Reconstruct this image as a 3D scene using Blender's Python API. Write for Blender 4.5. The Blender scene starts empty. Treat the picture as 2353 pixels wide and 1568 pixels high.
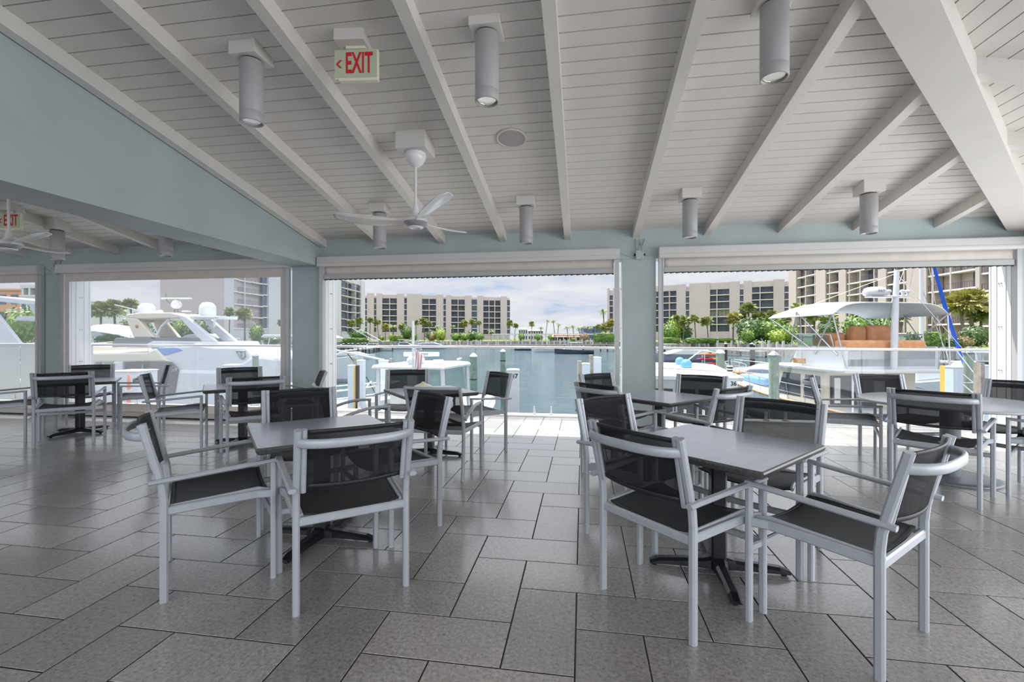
import bpy, bmesh, math, random
from mathutils import Vector, Matrix
R = math.radians
random.seed(7)
SC = bpy.context.scene
COL = SC.collection
# ------------------------------------------------------------------ camera
H = 1.32; FP = 1050.0; CX = 1176.5; HY = 775.0
YAW = math.atan(162 / 1050.0)
cam_d = bpy.data.cameras.new('camera'); cam_d.sensor_width = 36
cam_d.lens = FP / 2353 * 36; cam_d.shift_y = -(784 - HY) / 2353; cam_d.clip_end = 3000
cam = bpy.data.objects.new('camera', cam_d); COL.objects.link(cam)
cam.location = (0, 0, H); cam.rotation_euler = (R(90), 0, YAW)
SC.camera = cam
VF = Vector((-math.sin(YAW), math.cos(YAW), 0)); VR = Vector((math.cos(YAW), math.sin(YAW), 0))
def P(x, y, d):
    return Vector((0, 0, H)) + VF * d + VR * ((x - CX) / FP * d) + Vector((0, 0, (HY - y) / FP * d))
# ------------------------------------------------------------------ world, sun, exposure
W = bpy.data.worlds.new('sky'); SC.world = W; W.use_nodes = True
nt = W.node_tree; nt.nodes.clear()
def nd(t, **kw):
    n = nt.nodes.new(t)
    for k, v in kw.items(): setattr(n, k, v)
    return n
lk = lambda a, b: nt.links.new(a, b)
out = nd('ShaderNodeOutputWorld'); bg = nd('ShaderNodeBackground'); tc = nd('ShaderNodeTexCoord')
sep = nd('ShaderNodeSeparateXYZ'); lk(tc.outputs['Generated'], sep.inputs[0])
def math_n(op, a, b=None):
    n = nd('ShaderNodeMath', operation=op)
    for i, v in enumerate((a, b)):
        if v is None: continue
        if isinstance(v, (int, float)): n.inputs[i].default_value = v
        else: lk(v, n.inputs[i])
    return n.outputs[0]
zz = math_n('ADD', math_n('MAXIMUM', sep.outputs[2], 0.0), 0.16)
cmb = nd('ShaderNodeCombineXYZ')
lk(math_n('DIVIDE', sep.outputs[0], zz), cmb.inputs[0]); lk(math_n('DIVIDE', sep.outputs[1], zz), cmb.inputs[1])
noi = nd('ShaderNodeTexNoise'); noi.inputs['Scale'].default_value = 1.25; noi.inputs['Detail'].default_value = 9
noi.inputs['Roughness'].default_value = 0.58
lk(cmb.outputs[0], noi.inputs['Vector'])
cr = nd('ShaderNodeValToRGB'); lk(noi.outputs[0], cr.inputs[0])
el = cr.color_ramp.elements
el[0].position = 0.33; el[0].color = (0.50, 0.66, 0.90, 1)
el[1].position = 0.62; el[1].color = (0.93, 0.94, 0.99, 1)
e = cr.color_ramp.elements.new(0.42); e.color = (0.74, 0.79, 0.90, 1)
e = cr.color_ramp.elements.new(0.50); e.color = (0.82, 0.84, 0.91, 1)
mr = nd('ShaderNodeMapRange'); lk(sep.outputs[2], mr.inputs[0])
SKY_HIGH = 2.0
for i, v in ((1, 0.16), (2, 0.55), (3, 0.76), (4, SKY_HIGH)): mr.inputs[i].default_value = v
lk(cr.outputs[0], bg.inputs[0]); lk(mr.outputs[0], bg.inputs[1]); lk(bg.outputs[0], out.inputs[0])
sun_d = bpy.data.lights.new('sun', 'SUN'); sun_d.energy = 8.5; sun_d.angle = R(0.6); sun_d.color = (1, 0.965, 0.92)
sun = bpy.data.objects.new('sun', sun_d); COL.objects.link(sun)
sun.rotation_euler = Vector((-0.24, 0.255, 1.0)).to_track_quat('Z', 'Y').to_euler()
# added fill light behind the viewer, standing in for daylight from the open side
fill_d = bpy.data.lights.new('back_fill', 'AREA'); fill_d.shape = 'RECTANGLE'; fill_d.size = 16; fill_d.size_y = 3.0
fill_d.energy = 130; fill_d.color = (0.92, 0.96, 1.0)
fill = bpy.data.objects.new('back_fill', fill_d); COL.objects.link(fill)
fill.location = (-2, -3.9, 2.2); fill.rotation_euler = (R(52), 0, 0); fill_d.spread = R(110)
# added unseen fill light at the right hand side, brightening the drop beam
side_d = bpy.data.lights.new('side_fill', 'AREA'); side_d.shape = 'RECTANGLE'; side_d.size = 2.2; side_d.size_y = 8.5
side_d.energy = 215; side_d.color = (0.95, 0.97, 1.0)
side = bpy.data.objects.new('side_fill', side_d); COL.objects.link(side)
side.location = (5.75, 1.4, 1.25); side.rotation_euler = (0, R(90), 0)
SC.view_settings.view_transform = 'Standard'; SC.view_settings.look = 'None'
SC.view_settings.gamma = 1; SC.view_settings.use_curve_mapping = False
SC.view_settings.exposure = 0.28
SC.cycles.use_denoising = True
SC.cycles.max_bounces = 8; SC.cycles.diffuse_bounces = 4; SC.cycles.glossy_bounces = 3
SC.cycles.transparent_max_bounces = 14; SC.cycles.sample_clamp_indirect = 6
SC.cycles.caustics_reflective = False; SC.cycles.caustics_refractive = False
# ------------------------------------------------------------------ materials
def mat(name, col, rough=0.5, metal=0.0, var=0.0, scale=4.0, bump=0.0, bscale=60.0, spec=0.5, trans=0.0, tint=None, emit=None, coat=0.0, col2=None):
    m = bpy.data.materials.new(name); m.use_nodes = True
    t = m.node_tree; b = t.nodes['Principled BSDF']
    b.inputs['Roughness'].default_value = rough; b.inputs['Metallic'].default_value = metal
    b.inputs['Specular IOR Level'].default_value = spec
    b.inputs['Base Color'].default_value = (*col, 1)
    if coat: b.inputs['Coat Weight'].default_value = coat; b.inputs['Coat Roughness'].default_value = 0.15
    tcn = t.nodes.new('ShaderNodeTexCoord')
    if var or col2:
        n = t.nodes.new('ShaderNodeTexNoise'); n.inputs['Scale'].default_value = scale; n.inputs['Detail'].default_value = 5
        t.links.new(tcn.outputs['Object'], n.inputs['Vector'])
        r = t.nodes.new('ShaderNodeValToRGB'); t.links.new(n.outputs[0], r.inputs[0])
        c2 = col2 if col2 else tuple(min(1, c * (1 + var)) for c in col)
        c1 = col if col2 else tuple(c * (1 - var) for c in col)
        r.color_ramp.elements[0].position = 0.33; r.color_ramp.elements[0].color = (*c1, 1)
        r.color_ramp.elements[1].position = 0.67; r.color_ramp.elements[1].color = (*c2, 1)
        t.links.new(r.outputs[0], b.inputs['Base Color'])
    if bump:
        n2 = t.nodes.new('ShaderNodeTexNoise'); n2.inputs['Scale'].default_value = bscale; n2.inputs['Detail'].default_value = 3
        t.links.new(tcn.outputs['Object'], n2.inputs['Vector'])
        bp = t.nodes.new('ShaderNodeBump'); bp.inputs['Strength'].default_value = bump; bp.inputs['Distance'].default_value = 0.01
        t.links.new(n2.outputs[0], bp.inputs['Height']); t.links.new(bp.outputs[0], b.inputs['Normal'])
    if emit: b.inputs['Emission Color'].default_value = (*col, 1); b.inputs['Emission Strength'].default_value = emit
    if trans:
        o = t.nodes['Material Output']; mx = t.nodes.new('ShaderNodeMixShader'); tr = t.nodes.new('ShaderNodeBsdfTransparent')
        tr.inputs[0].default_value = (*(tint or (1, 1, 1)), 1); mx.inputs[0].default_value = trans
        t.links.new(b.outputs[0], mx.inputs[1]); t.links.new(tr.outputs[0], mx.inputs[2]); t.links.new(mx.outputs[0], o.inputs[0])
    return m
def thin_glass(name, tint, haze=0.0, refl=1.0):
    m = bpy.data.materials.new(name); m.use_nodes = True; t = m.node_tree; t.nodes.clear()
    N = t.nodes.new; L = t.links.new
    o = N('ShaderNodeOutputMaterial'); tr = N('ShaderNodeBsdfTransparent'); tr.inputs[0].default_value = (*tint, 1)
    g = N('ShaderNodeBsdfGlossy'); g.inputs['Roughness'].default_value = 0.03
    lw = N('ShaderNodeLayerWeight'); lw.inputs[0].default_value = 0.5
    pw = N('ShaderNodeMath'); pw.operation = 'POWER'; pw.inputs[1].default_value = 4.0; L(lw.outputs['Facing'], pw.inputs[0])
    ml = N('ShaderNodeMath'); ml.operation = 'MULTIPLY_ADD'; ml.inputs[1].default_value = 0.9 * refl; ml.inputs[2].default_value = 0.05 * refl; L(pw.outputs[0], ml.inputs[0])
    mx = N('ShaderNodeMixShader'); L(ml.outputs[0], mx.inputs[0]); L(tr.outputs[0], mx.inputs[1]); L(g.outputs[0], mx.inputs[2])
    last = mx
    if haze:
        df = N('ShaderNodeBsdfTranslucent'); df.inputs[0].default_value = (0.9, 0.92, 0.95, 1)
        m2 = N('ShaderNodeMixShader'); m2.inputs[0].default_value = haze
        L(mx.outputs[0], m2.inputs[1]); L(df.outputs[0], m2.inputs[2]); last = m2
    L(last.outputs[0], o.inputs[0]); return m
M = {}
M['wall'] = mat('teal paint', (0.42, 0.49, 0.50), 0.55, var=0.04, scale=2, bump=0.12, bscale=90)
M['ceil'] = mat('ceiling white paint', (0.66, 0.635, 0.60), 0.5, var=0.02, scale=3)
M['gap'] = mat('board gap', (0.03, 0.03, 0.03), 0.8)
M['rafter'] = mat('rafter white paint', (0.68, 0.655, 0.615), 0.45, var=0.02)
M['jamb'] = mat('white aluminium', (0.80, 0.81, 0.82), 0.35)
M['alu'] = mat('satin aluminium powder coat', (0.42, 0.45, 0.495), 0.36, var=0.03, scale=30, metal=0.15)
M['track'] = mat('track aluminium', (0.50, 0.51, 0.51), 0.4, metal=0.2)
M['housing'] = mat('housing aluminium', (0.62, 0.62, 0.61), 0.4)
M['fabric'] = mat('beige screen fabric', (0.66, 0.605, 0.56), 0.8, var=0.05, scale=6)
M['bar'] = mat('grey bottom bar', (0.45, 0.46, 0.45), 0.5)
M['black'] = mat('black rubber', (0.012, 0.012, 0.014), 0.5)
M['blackiron'] = mat('black iron', (0.010, 0.010, 0.014), 0.28)
M['sling'] = mat('charcoal mesh', (0.016, 0.016, 0.020), 0.6, bump=0.5, bscale=700, trans=0.30, spec=0.25)
M['sling2'] = mat('charcoal seat mesh', (0.014, 0.014, 0.018), 0.42, bump=0.5, bscale=600, trans=0.04, spec=0.4)
M['hem'] = mat('charcoal hem', (0.018, 0.018, 0.022), 0.55)
M['top'] = mat('slate laminate', (0.24, 0.265, 0.335), 0.28, var=0.10, scale=14, spec=0.8, coat=0.6)
M['topedge'] = mat('slate edge', (0.085, 0.083, 0.08), 0.35, var=0.25, scale=60)
M['topround'] = mat('pale grey laminate', (0.42, 0.44, 0.48), 0.25)
M['greymetal'] = mat('grey metal', (0.20, 0.22, 0.24), 0.35, metal=0.2)
M['lamp'] = mat('lamp grey paint', (0.40, 0.40, 0.405), 0.45)
M['reflector'] = mat('lamp reflector', (0.8, 0.77, 0.70), 0.3, metal=1.0)
M['bulb'] = mat('lit lens', (1.0, 0.95, 0.85), 0.2, emit=0.15)
M['fan'] = mat('fan white', (0.78, 0.78, 0.78), 0.22)
M['fangrey'] = mat('fan motor grey', (0.30, 0.30, 0.33), 0.3)
M['speaker'] = mat('speaker grille', (0.42, 0.38, 0.37), 0.7)
M['signgreen'] = mat('pale green sign', (0.50, 0.56, 0.40), 0.45)
M['signred'] = mat('sign red', (0.62, 0.012, 0.02), 0.4)
M['signcream'] = mat('cream plastic', (0.80, 0.76, 0.60), 0.5)
M['steel'] = mat('stainless', (0.60, 0.60, 0.60), 0.22, metal=0.9)
M['glass'] = thin_glass('railing glass', (0.93, 0.97, 0.96), 0.0, 0.8)
M['frost'] = mat('frosted glass', (0.66, 0.74, 0.75), 0.35)
M['vinyl'] = thin_glass('clear vinyl', (0.90, 0.92, 0.95), 0.10, 0.9)
M['wire'] = mat('wire', (0.5, 0.55, 0.56), 0.5)
# outdoors
M['boat'] = mat('white gelcoat', (0.60, 0.62, 0.65), 0.25, var=0.02)
M['cream'] = mat('cream gelcoat', (0.64, 0.58, 0.47), 0.3)
M['canvas'] = mat('white canvas', (0.68, 0.67, 0.66), 0.7)
M['tan'] = mat('tan cushion covers', (0.62, 0.31, 0.15), 0.75, var=0.12, scale=5)
M['teak'] = mat('teak', (0.38, 0.19, 0.08), 0.5, var=0.2, scale=8)
M['dkglass'] = mat('dark glazing', (0.03, 0.04, 0.055), 0.06)
M['blueglass'] = mat('blue glazing', (0.10, 0.24, 0.55), 0.1)
M['tglass'] = thin_glass('boat windscreen', (0.55, 0.68, 0.66), 0.05, 1.0)
M['navy'] = mat('navy hull', (0.02, 0.035, 0.06), 0.2)
M['bluehull'] = mat('pale blue hull', (0.25, 0.50, 0.72), 0.3)
M['bluecover'] = mat('blue cover', (0.16, 0.30, 0.50), 0.7)
M['bluesail'] = mat('blue sail cover', (0.01, 0.09, 0.55), 0.6)
M['greycover'] = mat('grey cover', (0.35, 0.38, 0.43), 0.7)
M['greyhull'] = mat('grey hull', (0.22, 0.25, 0.31), 0.3)
M['fender'] = mat('blue buoy', (0.09, 0.25, 0.40), 0.35)
M['orange'] = mat('orange plastic', (0.80, 0.16, 0.05), 0.4)
M['redp'] = mat('red plastic', (0.62, 0.03, 0.05), 0.4)
M['yellow'] = mat('yellow plastic', (0.75, 0.45, 0.06), 0.4)
M['pile'] = mat('weathered green piling', (0.10, 0.17, 0.14), 0.85, scale=7, col2=(0.22, 0.28, 0.22))
M['pilelight'] = mat('pale green piling', (0.22, 0.34, 0.28), 0.85, scale=7, col2=(0.36, 0.38, 0.30))
M['piledark'] = mat('dark wet piling', (0.035, 0.03, 0.028), 0.8)
M['cap'] = mat('grey piling cap', (0.20, 0.20, 0.22), 0.5)
M['capw'] = mat('pale piling cap', (0.72, 0.73, 0.75), 0.5)
M['pvc'] = mat('white pvc sleeve', (0.62, 0.66, 0.73), 0.4)
M['pvcfar'] = mat('weathered white sleeve', (0.50, 0.50, 0.51), 0.6)
M['wood'] = mat('dock wood', (0.32, 0.28, 0.24), 0.8, var=0.25, scale=5)
M['dockc'] = mat('pale dock boards', (0.62, 0.60, 0.57), 0.7, var=0.1, scale=3)
M['stone'] = mat('seawall concrete', (0.28, 0.26, 0.24), 0.9, var=0.3, scale=1.5)
M['grass'] = mat('lawn', (0.10, 0.15, 0.03), 0.9, var=0.3, scale=0.3)
M['pinkwall'] = mat('pink stucco', (0.54, 0.455, 0.475), 0.85, var=0.03, scale=0.3)
M['peach'] = mat('peach stucco', (0.46, 0.395, 0.38), 0.85, var=0.03, scale=0.3)
M['whitewall'] = mat('white stucco', (0.62, 0.61, 0.66), 0.85)
M['recess'] = mat('balcony recess', (0.16, 0.15, 0.16), 0.8, var=0.5, scale=0.4)
M['slab'] = mat('balcony slab', (0.78, 0.72, 0.68), 0.8)
M['winglass'] = mat('window glass', (0.05, 0.065, 0.10), 0.12, col2=(0.11, 0.14, 0.22), scale=0.35)
M['winbeige'] = mat('closed shutter', (0.40, 0.36, 0.33), 0.7)
M['railm'] = mat('dark balcony rail', (0.07, 0.07, 0.075), 0.5)
M['roofor'] = mat('terracotta roof', (0.62, 0.22, 0.12), 0.8)
M['orwall'] = mat('orange stucco', (0.66, 0.33, 0.22), 0.85)
M['bluewall'] = mat('blue wall', (0.10, 0.14, 0.36), 0.7)
M['trunk'] = mat('palm trunk', (0.20, 0.16, 0.13), 0.9, var=0.25, scale=6)
def leafmat(n, c, c2): return mat(n, c, 0.55, scale=0.9, col2=c2)
M['palm'] = leafmat('fan palm leaf', (0.15, 0.20, 0.05), (0.40, 0.43, 0.15))
M['palmy'] = leafmat('yellowish palm leaf', (0.24, 0.24, 0.06), (0.50, 0.46, 0.15))
M['coco'] = leafmat('coconut palm leaf', (0.10, 0.17, 0.05), (0.30, 0.38, 0.12))
M['bush'] = leafmat('bush leaf', (0.05, 0.12, 0.015), (0.20, 0.33, 0.05))
M['bushd'] = leafmat('dark bush leaf', (0.03, 0.07, 0.015), (0.10, 0.18, 0.05))
M['bushy'] = leafmat('lime bush leaf', (0.18, 0.28, 0.02), (0.40, 0.48, 0.08))
M['bushr'] = leafmat('reddish bush leaf', (0.20, 0.13, 0.07), (0.40, 0.30, 0.16))
# ------------------------------------------------------------------ mesh builder
class MB:
    def __init__(s): s.v = []; s.f = []; s.m = []; s.s = []
    def add(s, vs, fs, mi=0, sm=False):
        o = len(s.v); s.v += [tuple(v) for v in vs]
        for f in fs: s.f.append([i + o for i in f]); s.m.append(mi); s.s.append(sm)
        return s
    def box(s, a, b, mi=0, mtx=None):
        (x0, y0, z0), (x1, y1, z1) = a, b
        vs = [Vector(p) for p in ((x0,y0,z0),(x1,y0,z0),(x1,y1,z0),(x0,y1,z0),(x0,y0,z1),(x1,y0,z1),(x1,y1,z1),(x0,y1,z1))]
        if mtx: vs = [mtx @ v for v in vs]
        return s.add(vs, [(0,3,2,1),(4,5,6,7),(0,1,5,4),(1,2,6,5),(2,3,7,6),(3,0,4,7)], mi)
    def rings(s, rs, mi=0, sm=True, caps=True, close=False):
        n = len(rs[0]); vs = [p for r in rs for p in r]; fs = []
        k = len(rs)
        for i in range(k if close else k - 1):
            j = (i + 1) % k
            for q in range(n): fs.append((i*n+q, i*n+(q+1)%n, j*n+(q+1)%n, j*n+q))
        s.add(vs, fs, mi, sm)
        if caps and not close:
            s.add(rs[0], [tuple(range(n))[::-1]], mi); s.add(rs[-1], [tuple(range(n))], mi)
        return s
    def tube(s, path, r, n=8, mi=0, sm=True, sec=None, up=(0,0,1), caps=True, close=False):
        """sweep; r number or list, or sec = list of (u,v) in the (side, up) frame"""
        path = [Vector(p) for p in path]; rs = []; K = len(path)
        for i, p in enumerate(path):
            if close: t = path[(i+1) % K] - path[i-1]
            else: t = path[min(i+1, K-1)] - path[max(i-1, 0)]
            t.normalize(); u = Vector(up)
            if abs(t.dot(u)) > 0.98: u = Vector((0, 1, 0)) if abs(t.y) < 0.9 else Vector((1, 0, 0))
            sd = t.cross(u).normalized(); uu = sd.cross(t).normalized()
            k = 1.0
            if 0 < i < K-1:
                a = (path[i]-path[i-1]).normalized(); b = (path[i+1]-path[i]).normalized()
                k = 1 / max(0.6, math.cos(a.angle(b, 0) / 2))
            rr = r[i] if isinstance(r, (list, tuple)) else r
            sc = sec if sec else [(rr*math.cos(2*math.pi*q/n), rr*math.sin(2*math.pi*q/n)) for q in range(n)]
            rs.append([p + sd*x + uu*y for x, y in sc])
        return s.rings(rs, mi, sm, caps, close)
    def lathe(s, prof, c=(0,0,0), n=20, mi=0, sm=True):
        rs = [[(c[0]+r*math.cos(2*math.pi*q/n), c[1]+r*math.sin(2*math.pi*q/n), c[2]+z) for q in range(n)] for r, z in prof]
        return s.rings(rs, mi, sm, True)
    def prism(s, poly, x0, x1, mi=0, taper=None):
        """poly in (y,z), extruded along x"""
        n = len(poly); a = [(x0, y, z) for y, z in poly]; b = [(x1, y, z) for y, z in poly]
        s.add(a + b, [tuple(range(n))[::-1], tuple(range(n, 2*n))] + [(i, (i+1)%n, n+(i+1)%n, n+i) for i in range(n)], mi); return s
    def grid(s, fn, nu, nv, mi=0, sm=True):
        vs = [fn(i/nu, j/nv) for j in range(nv+1) for i in range(nu+1)]
        fs = [(j*(nu+1)+i, j*(nu+1)+i+1, (j+1)*(nu+1)+i+1, (j+1)*(nu+1)+i) for j in range(nv) for i in range(nu)]
        return s.add(vs, fs, mi, sm)
    def build(s, name, mats, parent=None, bevel=0, solid=0):
        if not isinstance(mats, (list, tuple)): mats = [mats]
        me = bpy.data.meshes.new(name); me.from_pydata(s.v, [], s.f)
        for m in mats: me.materials.append(m)
        me.polygons.foreach_set('material_index', s.m); me.polygons.foreach_set('use_smooth', s.s)
        bm = bmesh.new(); bm.from_mesh(me); bmesh.ops.recalc_face_normals(bm, faces=bm.faces); bm.to_mesh(me); bm.free()
        me.update(); o = bpy.data.objects.new(name, me); COL.objects.link(o)
        if parent: o.parent = parent
        if solid:
            md = o.modifiers.new('thickness', 'SOLIDIFY'); md.thickness = solid; md.offset = 0
        if bevel:
            md = o.modifiers.new('bevel', 'BEVEL'); md.width = bevel; md.segments = 2; md.limit_method = 'ANGLE'
        return o
def rsec(w, h, c=0.25):
    c = min(w, h) * c; a, b = w/2, h/2
    return [(a-c,-b),(a,-b+c),(a,b-c),(a-c,b),(-a+c,b),(-a,b-c),(-a,-b+c),(-a+c,-b)]
def tag(o, label, cat, group=None, kind=None):
    o['label'] = label; o['category'] = cat
    if group: o['group'] = group
    if kind: o['kind'] = kind
    return o
def thing(name, label, cat, loc=(0,0,0), rz=0, group=None):
    o = bpy.data.objects.new(name, None); o.empty_display_size = 0.1; COL.objects.link(o)
    o.location = loc; o.rotation_euler = (0, 0, rz)
    return tag(o, label, cat, group)
def struct(o, label=None):
    o['kind'] = 'structure'
    if label: o['label'] = label
    return o
def copy_tree(o, parent=None):
    c = o.copy(); COL.objects.link(c)
    if parent: c.parent = parent
    for ch in list(o.children): copy_tree(ch, c)
    return c
def text_mesh(s, size, name, m, parent, loc, rot, ext=0.002, align='CENTER', bold=0.0, sx=1.0):
    cu = bpy.data.curves.new(name, 'FONT'); cu.body = s; cu.size = size; cu.extrude = ext; cu.align_x = align; cu.align_y = 'CENTER'; cu.offset = bold
    tmp = bpy.data.objects.new(name, cu); COL.objects.link(tmp)
    dg = bpy.context.evaluated_depsgraph_get(); me = bpy.data.meshes.new_from_object(tmp.evaluated_get(dg))
    bpy.data.objects.remove(tmp); me.materials.clear(); me.materials.append(m)
    o = bpy.data.objects.new(name, me); COL.objects.link(o); o.parent = parent; o.location = loc; o.rotation_euler = rot; o.scale = (sx, 1, 1)
    return o
# ------------------------------------------------------------------ floor (herringbone stone tiles) and deck
WY = 6.43; ZC = 2.80; SL = 0.1883; DY = 7.76
def ceil_z(y): return ZC + SL * (WY - y)
def tile_mat(name, c):
    m = mat(name, c, 0.34, spec=0.6, bump=0.22, bscale=140, coat=0.8)
    t = m.node_tree; b = t.nodes['Principled BSDF']; tcn = t.nodes['Texture Coordinate']
    at = t.nodes.new('ShaderNodeAttribute'); at.attribute_name = 'tone'
    n = t.nodes.new('ShaderNodeTexNoise'); n.inputs['Scale'].default_value = 55; n.inputs['Detail'].default_value = 6; n.inputs['Roughness'].default_value = 0.75
    n2 = t.nodes.new('ShaderNodeTexNoise'); n2.inputs['Scale'].default_value = 2.2; n2.inputs['Detail'].default_value = 3
    t.links.new(tcn.outputs['Object'], n.inputs['Vector']); t.links.new(tcn.outputs['Object'], n2.inputs['Vector'])
    r = t.nodes.new('ShaderNodeValToRGB'); t.links.new(n.outputs[0], r.inputs[0])
    r.color_ramp.elements[0].position = 0.30; r.color_ramp.elements[0].color = (c[0]*.48, c[1]*.47, c[2]*.46, 1)
    r.color_ramp.elements[1].position = 0.72; r.color_ramp.elements[1].color = (c[0]*1.5, c[1]*1.5, c[2]*1.5, 1)
    mx = t.nodes.new('ShaderNodeMix'); mx.data_type = 'RGBA'; mx.blend_type = 'MULTIPLY'; mx.inputs[0].default_value = 1
    mr2 = t.nodes.new('ShaderNodeMapRange'); mr2.inputs[3].default_value = 0.78; mr2.inputs[4].default_value = 1.22
    t.links.new(n2.outputs[0], mr2.inputs[0])
    mm = t.nodes.new('ShaderNodeMath'); mm.operation = 'MULTIPLY'; t.links.new(mr2.outputs[0], mm.inputs[0]); t.links.new(at.outputs['Fac'], mm.inputs[1])
    cc = t.nodes.new('ShaderNodeCombineColor')
    for i in range(3): t.links.new(mm.outputs[0], cc.inputs[i])
    t.links.new(r.outputs[0], mx.inputs[6]); t.links.new(cc.outputs[0], mx.inputs[7]); t.links.new(mx.outputs[2], b.inputs['Base Color'])
    r3 = t.nodes.new('ShaderNodeMapRange'); r3.inputs[3].default_value = 0.20; r3.inputs[4].default_value = 0.40
    t.links.new(n.outputs[0], r3.inputs[0]); t.links.new(r3.outputs[0], b.inputs['Roughness'])
    return m
M['tile'] = tile_mat('stone tile', (0.30, 0.283, 0.27))
M['grout'] = mat('dark grout', (0.05, 0.046, 0.042), 0.8)
def floor_tiles(name, x0, x1, y0, y1):
    px = 0.2955; ox, oy = -0.03, 2.087; g = 0.003; ch = 0.002
    mb = MB(); tones = []
    mb.add([(x0, y0, -0.006), (x1, y0, -0.006), (x1, y1, -0.006), (x0, y1, -0.006)], [(0, 1, 2, 3)], 1); tones.append(1)
    rng = random.Random(3)
    for i in range(math.floor((x0-ox)/px)-2, math.ceil((x1-ox)/px)+2):
        for j in range(math.floor((y0-oy)/px)-2, math.ceil((y1-oy)/px)+2):
            c = (i + j) % 4
            if c == 0: w, h = 2, 1
            elif c == 2: w, h = 1, 2
            else: continue
            a = max(ox+i*px, x0)+g; b = min(ox+(i+w)*px, x1)-g; cc = max(oy+j*px, y0)+g; d = min(oy+(j+h)*px, y1)-g
            if b-a < 0.01 or d-cc < 0.01: continue
            mb.add([(a,cc,-ch),(b,cc,-ch),(b,d,-ch),(a,d,-ch),(a+ch,cc+ch,0),(b-ch,cc+ch,0),(b-ch,d-ch,0),(a+ch,d-ch,0)],
                   [(4,5,6,7),(0,1,5,4),(1,2,6,5),(2,3,7,6),(3,0,4,7)], 0)
            tv = 1 + rng.uniform(-0.16, 0.14); tones += [tv]*5
    mb.add([(x0,y0,-0.3),(x1,y0,-0.3),(x1,y1,-0.3),(x0,y1,-0.3),(x0,y0,-0.007),(x1,y0,-0.007),(x1,y1,-0.007),(x0,y1,-0.007)], [(0,1,5,4),(1,2,6,5),(2,3,7,6),(3,0,4,7),(0,3,2,1)], 1); tones += [1]*5
    o = mb.build(name, [M['tile'], M['grout']])
    at = o.data.attributes.new('tone', 'FLOAT', 'FACE'); at.data.foreach_set('value', tones)
    return struct(o)
floor_tiles('floor', -13.0, 9.2, -4.0, DY)
# ------------------------------------------------------------------ ceiling: boards, rafters, hip
XC = 5.31    # plan corner of the hip
XL = -13.0; YR = -1.6
def hipx(y): return XC - (WY - y)
mb = MB(); bw = 0.131; y = 6.70
while y > -4.2:
    y1, y0 = y - 0.005, y - bw + 0.005
    z1, z0 = ceil_z(y1), ceil_z(y0)
    xa, xb = hipx(y1), hipx(y0)
    mb.add([(XL,y0,z0),(xb,y0,z0),(xa,y1,z1),(XL,y1,z1),(XL,y0,z0+.03),(xb,y0,z0+.03),(xa,y1,z1+.03),(XL,y1,z1+.03)], [(0,1,2,3),(0,4,5,1),(2,6,7,3)], 0)
    y -= bw
yb, yt = -4.3, 6.71
mb.add([(XL,yb,ceil_z(yb)+.015),(hipx(yb),yb,ceil_z(yb)+.015),(hipx(yt),yt,ceil_z(yt)+.015),(XL,yt,ceil_z(yt)+.015)], [(0,1,2,3)], 1)
mb.add([(XL,yb,ceil_z(yb)+.15),(hipx(yb)+.15,yb,ceil_z(yb)+.15),(hipx(yt)+.15,yt,ceil_z(yt)+.15),(XL,yt,ceil_z(yt)+.15)], [(0,1,2,3)], 0)
struct(mb.build('ceiling', [M['ceil'], M['gap']]))
mb = MB(); x = 5.80
def rz_(x): return ZC + SL * (XC - x)
while x > -5.2:
    x1, x0 = x - 0.005, x - bw + 0.005
    ya, yc = WY - (XC - x1), WY - (XC - x0)
    mb.add([(x0,-4.3,rz_(x0)),(x0,yc,rz_(x0)),(x1,ya,rz_(x1)),(x1,-4.3,rz_(x1)),(x0,-4.3,rz_(x0)+.03),(x0,yc,rz_(x0)+.03),(x1,ya,rz_(x1)+.03),(x1,-4.3,rz_(x1)+.03)], [(0,1,2,3),(0,4,5,1),(2,6,7,3)], 0)
    x -= bw
mb.add([(-5.2,-4.3,rz_(-5.2)+.015),(5.8,-4.3,rz_(5.8)+.015),(5.8,WY+.49,rz_(5.8)+.015),(-5.2,WY-XC-5.2,rz_(-5.2)+.015)], [(0,1,2,3)], 1)
mb.add([(-5.2,-4.3,rz_(-5.2)+.15),(5.8,-4.3,rz_(5.8)+.15),(5.8,WY+.49,rz_(5.8)+.15),(-5.2,WY-XC-5.2,rz_(-5.2)+.15)], [(0,1,2,3)], 0)
struct(mb.build('ceiling_right_slope', [M['ceil'], M['gap']]))
# rafters under the boards
RW, RD = 0.088, 0.122
trim_n = 0
for rx in (-9.41, -8.48, -7.56, -6.64, -5.72, -4.80, -3.885, -2.945, -2.02, -1.115, -0.205, 0.72, 1.645, 2.565, 3.455, 4.375):
    ye = max(-4.2, WY - (XC - rx)) if rx > -4.7 else -4.2
    if rx > -4.5: ye = max(-4.2, WY - (XC - rx) + 0.06)
    if rx < -4.4: ye = -2.0
    y0, y1 = ye, WY - 0.0
    mb = MB(); a, b = rx - RW/2, rx + RW/2
    mb.add([(a,y0,ceil_z(y0)-RD),(b,y0,ceil_z(y0)-RD),(b,y1,ceil_z(y1)-RD),(a,y1,ceil_z(y1)-RD),(a,y0,ceil_z(y0)),(b,y0,ceil_z(y0)),(b,y1,ceil_z(y1)),(a,y1,ceil_z(y1))],
           [(0,1,2,3),(0,4,7,3),(1,2,6,5),(0,1,5,4),(3,7,6,2)], 0)
    trim_n += 1; struct(mb.build('trim_%d' % trim_n, M['rafter']))
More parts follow.
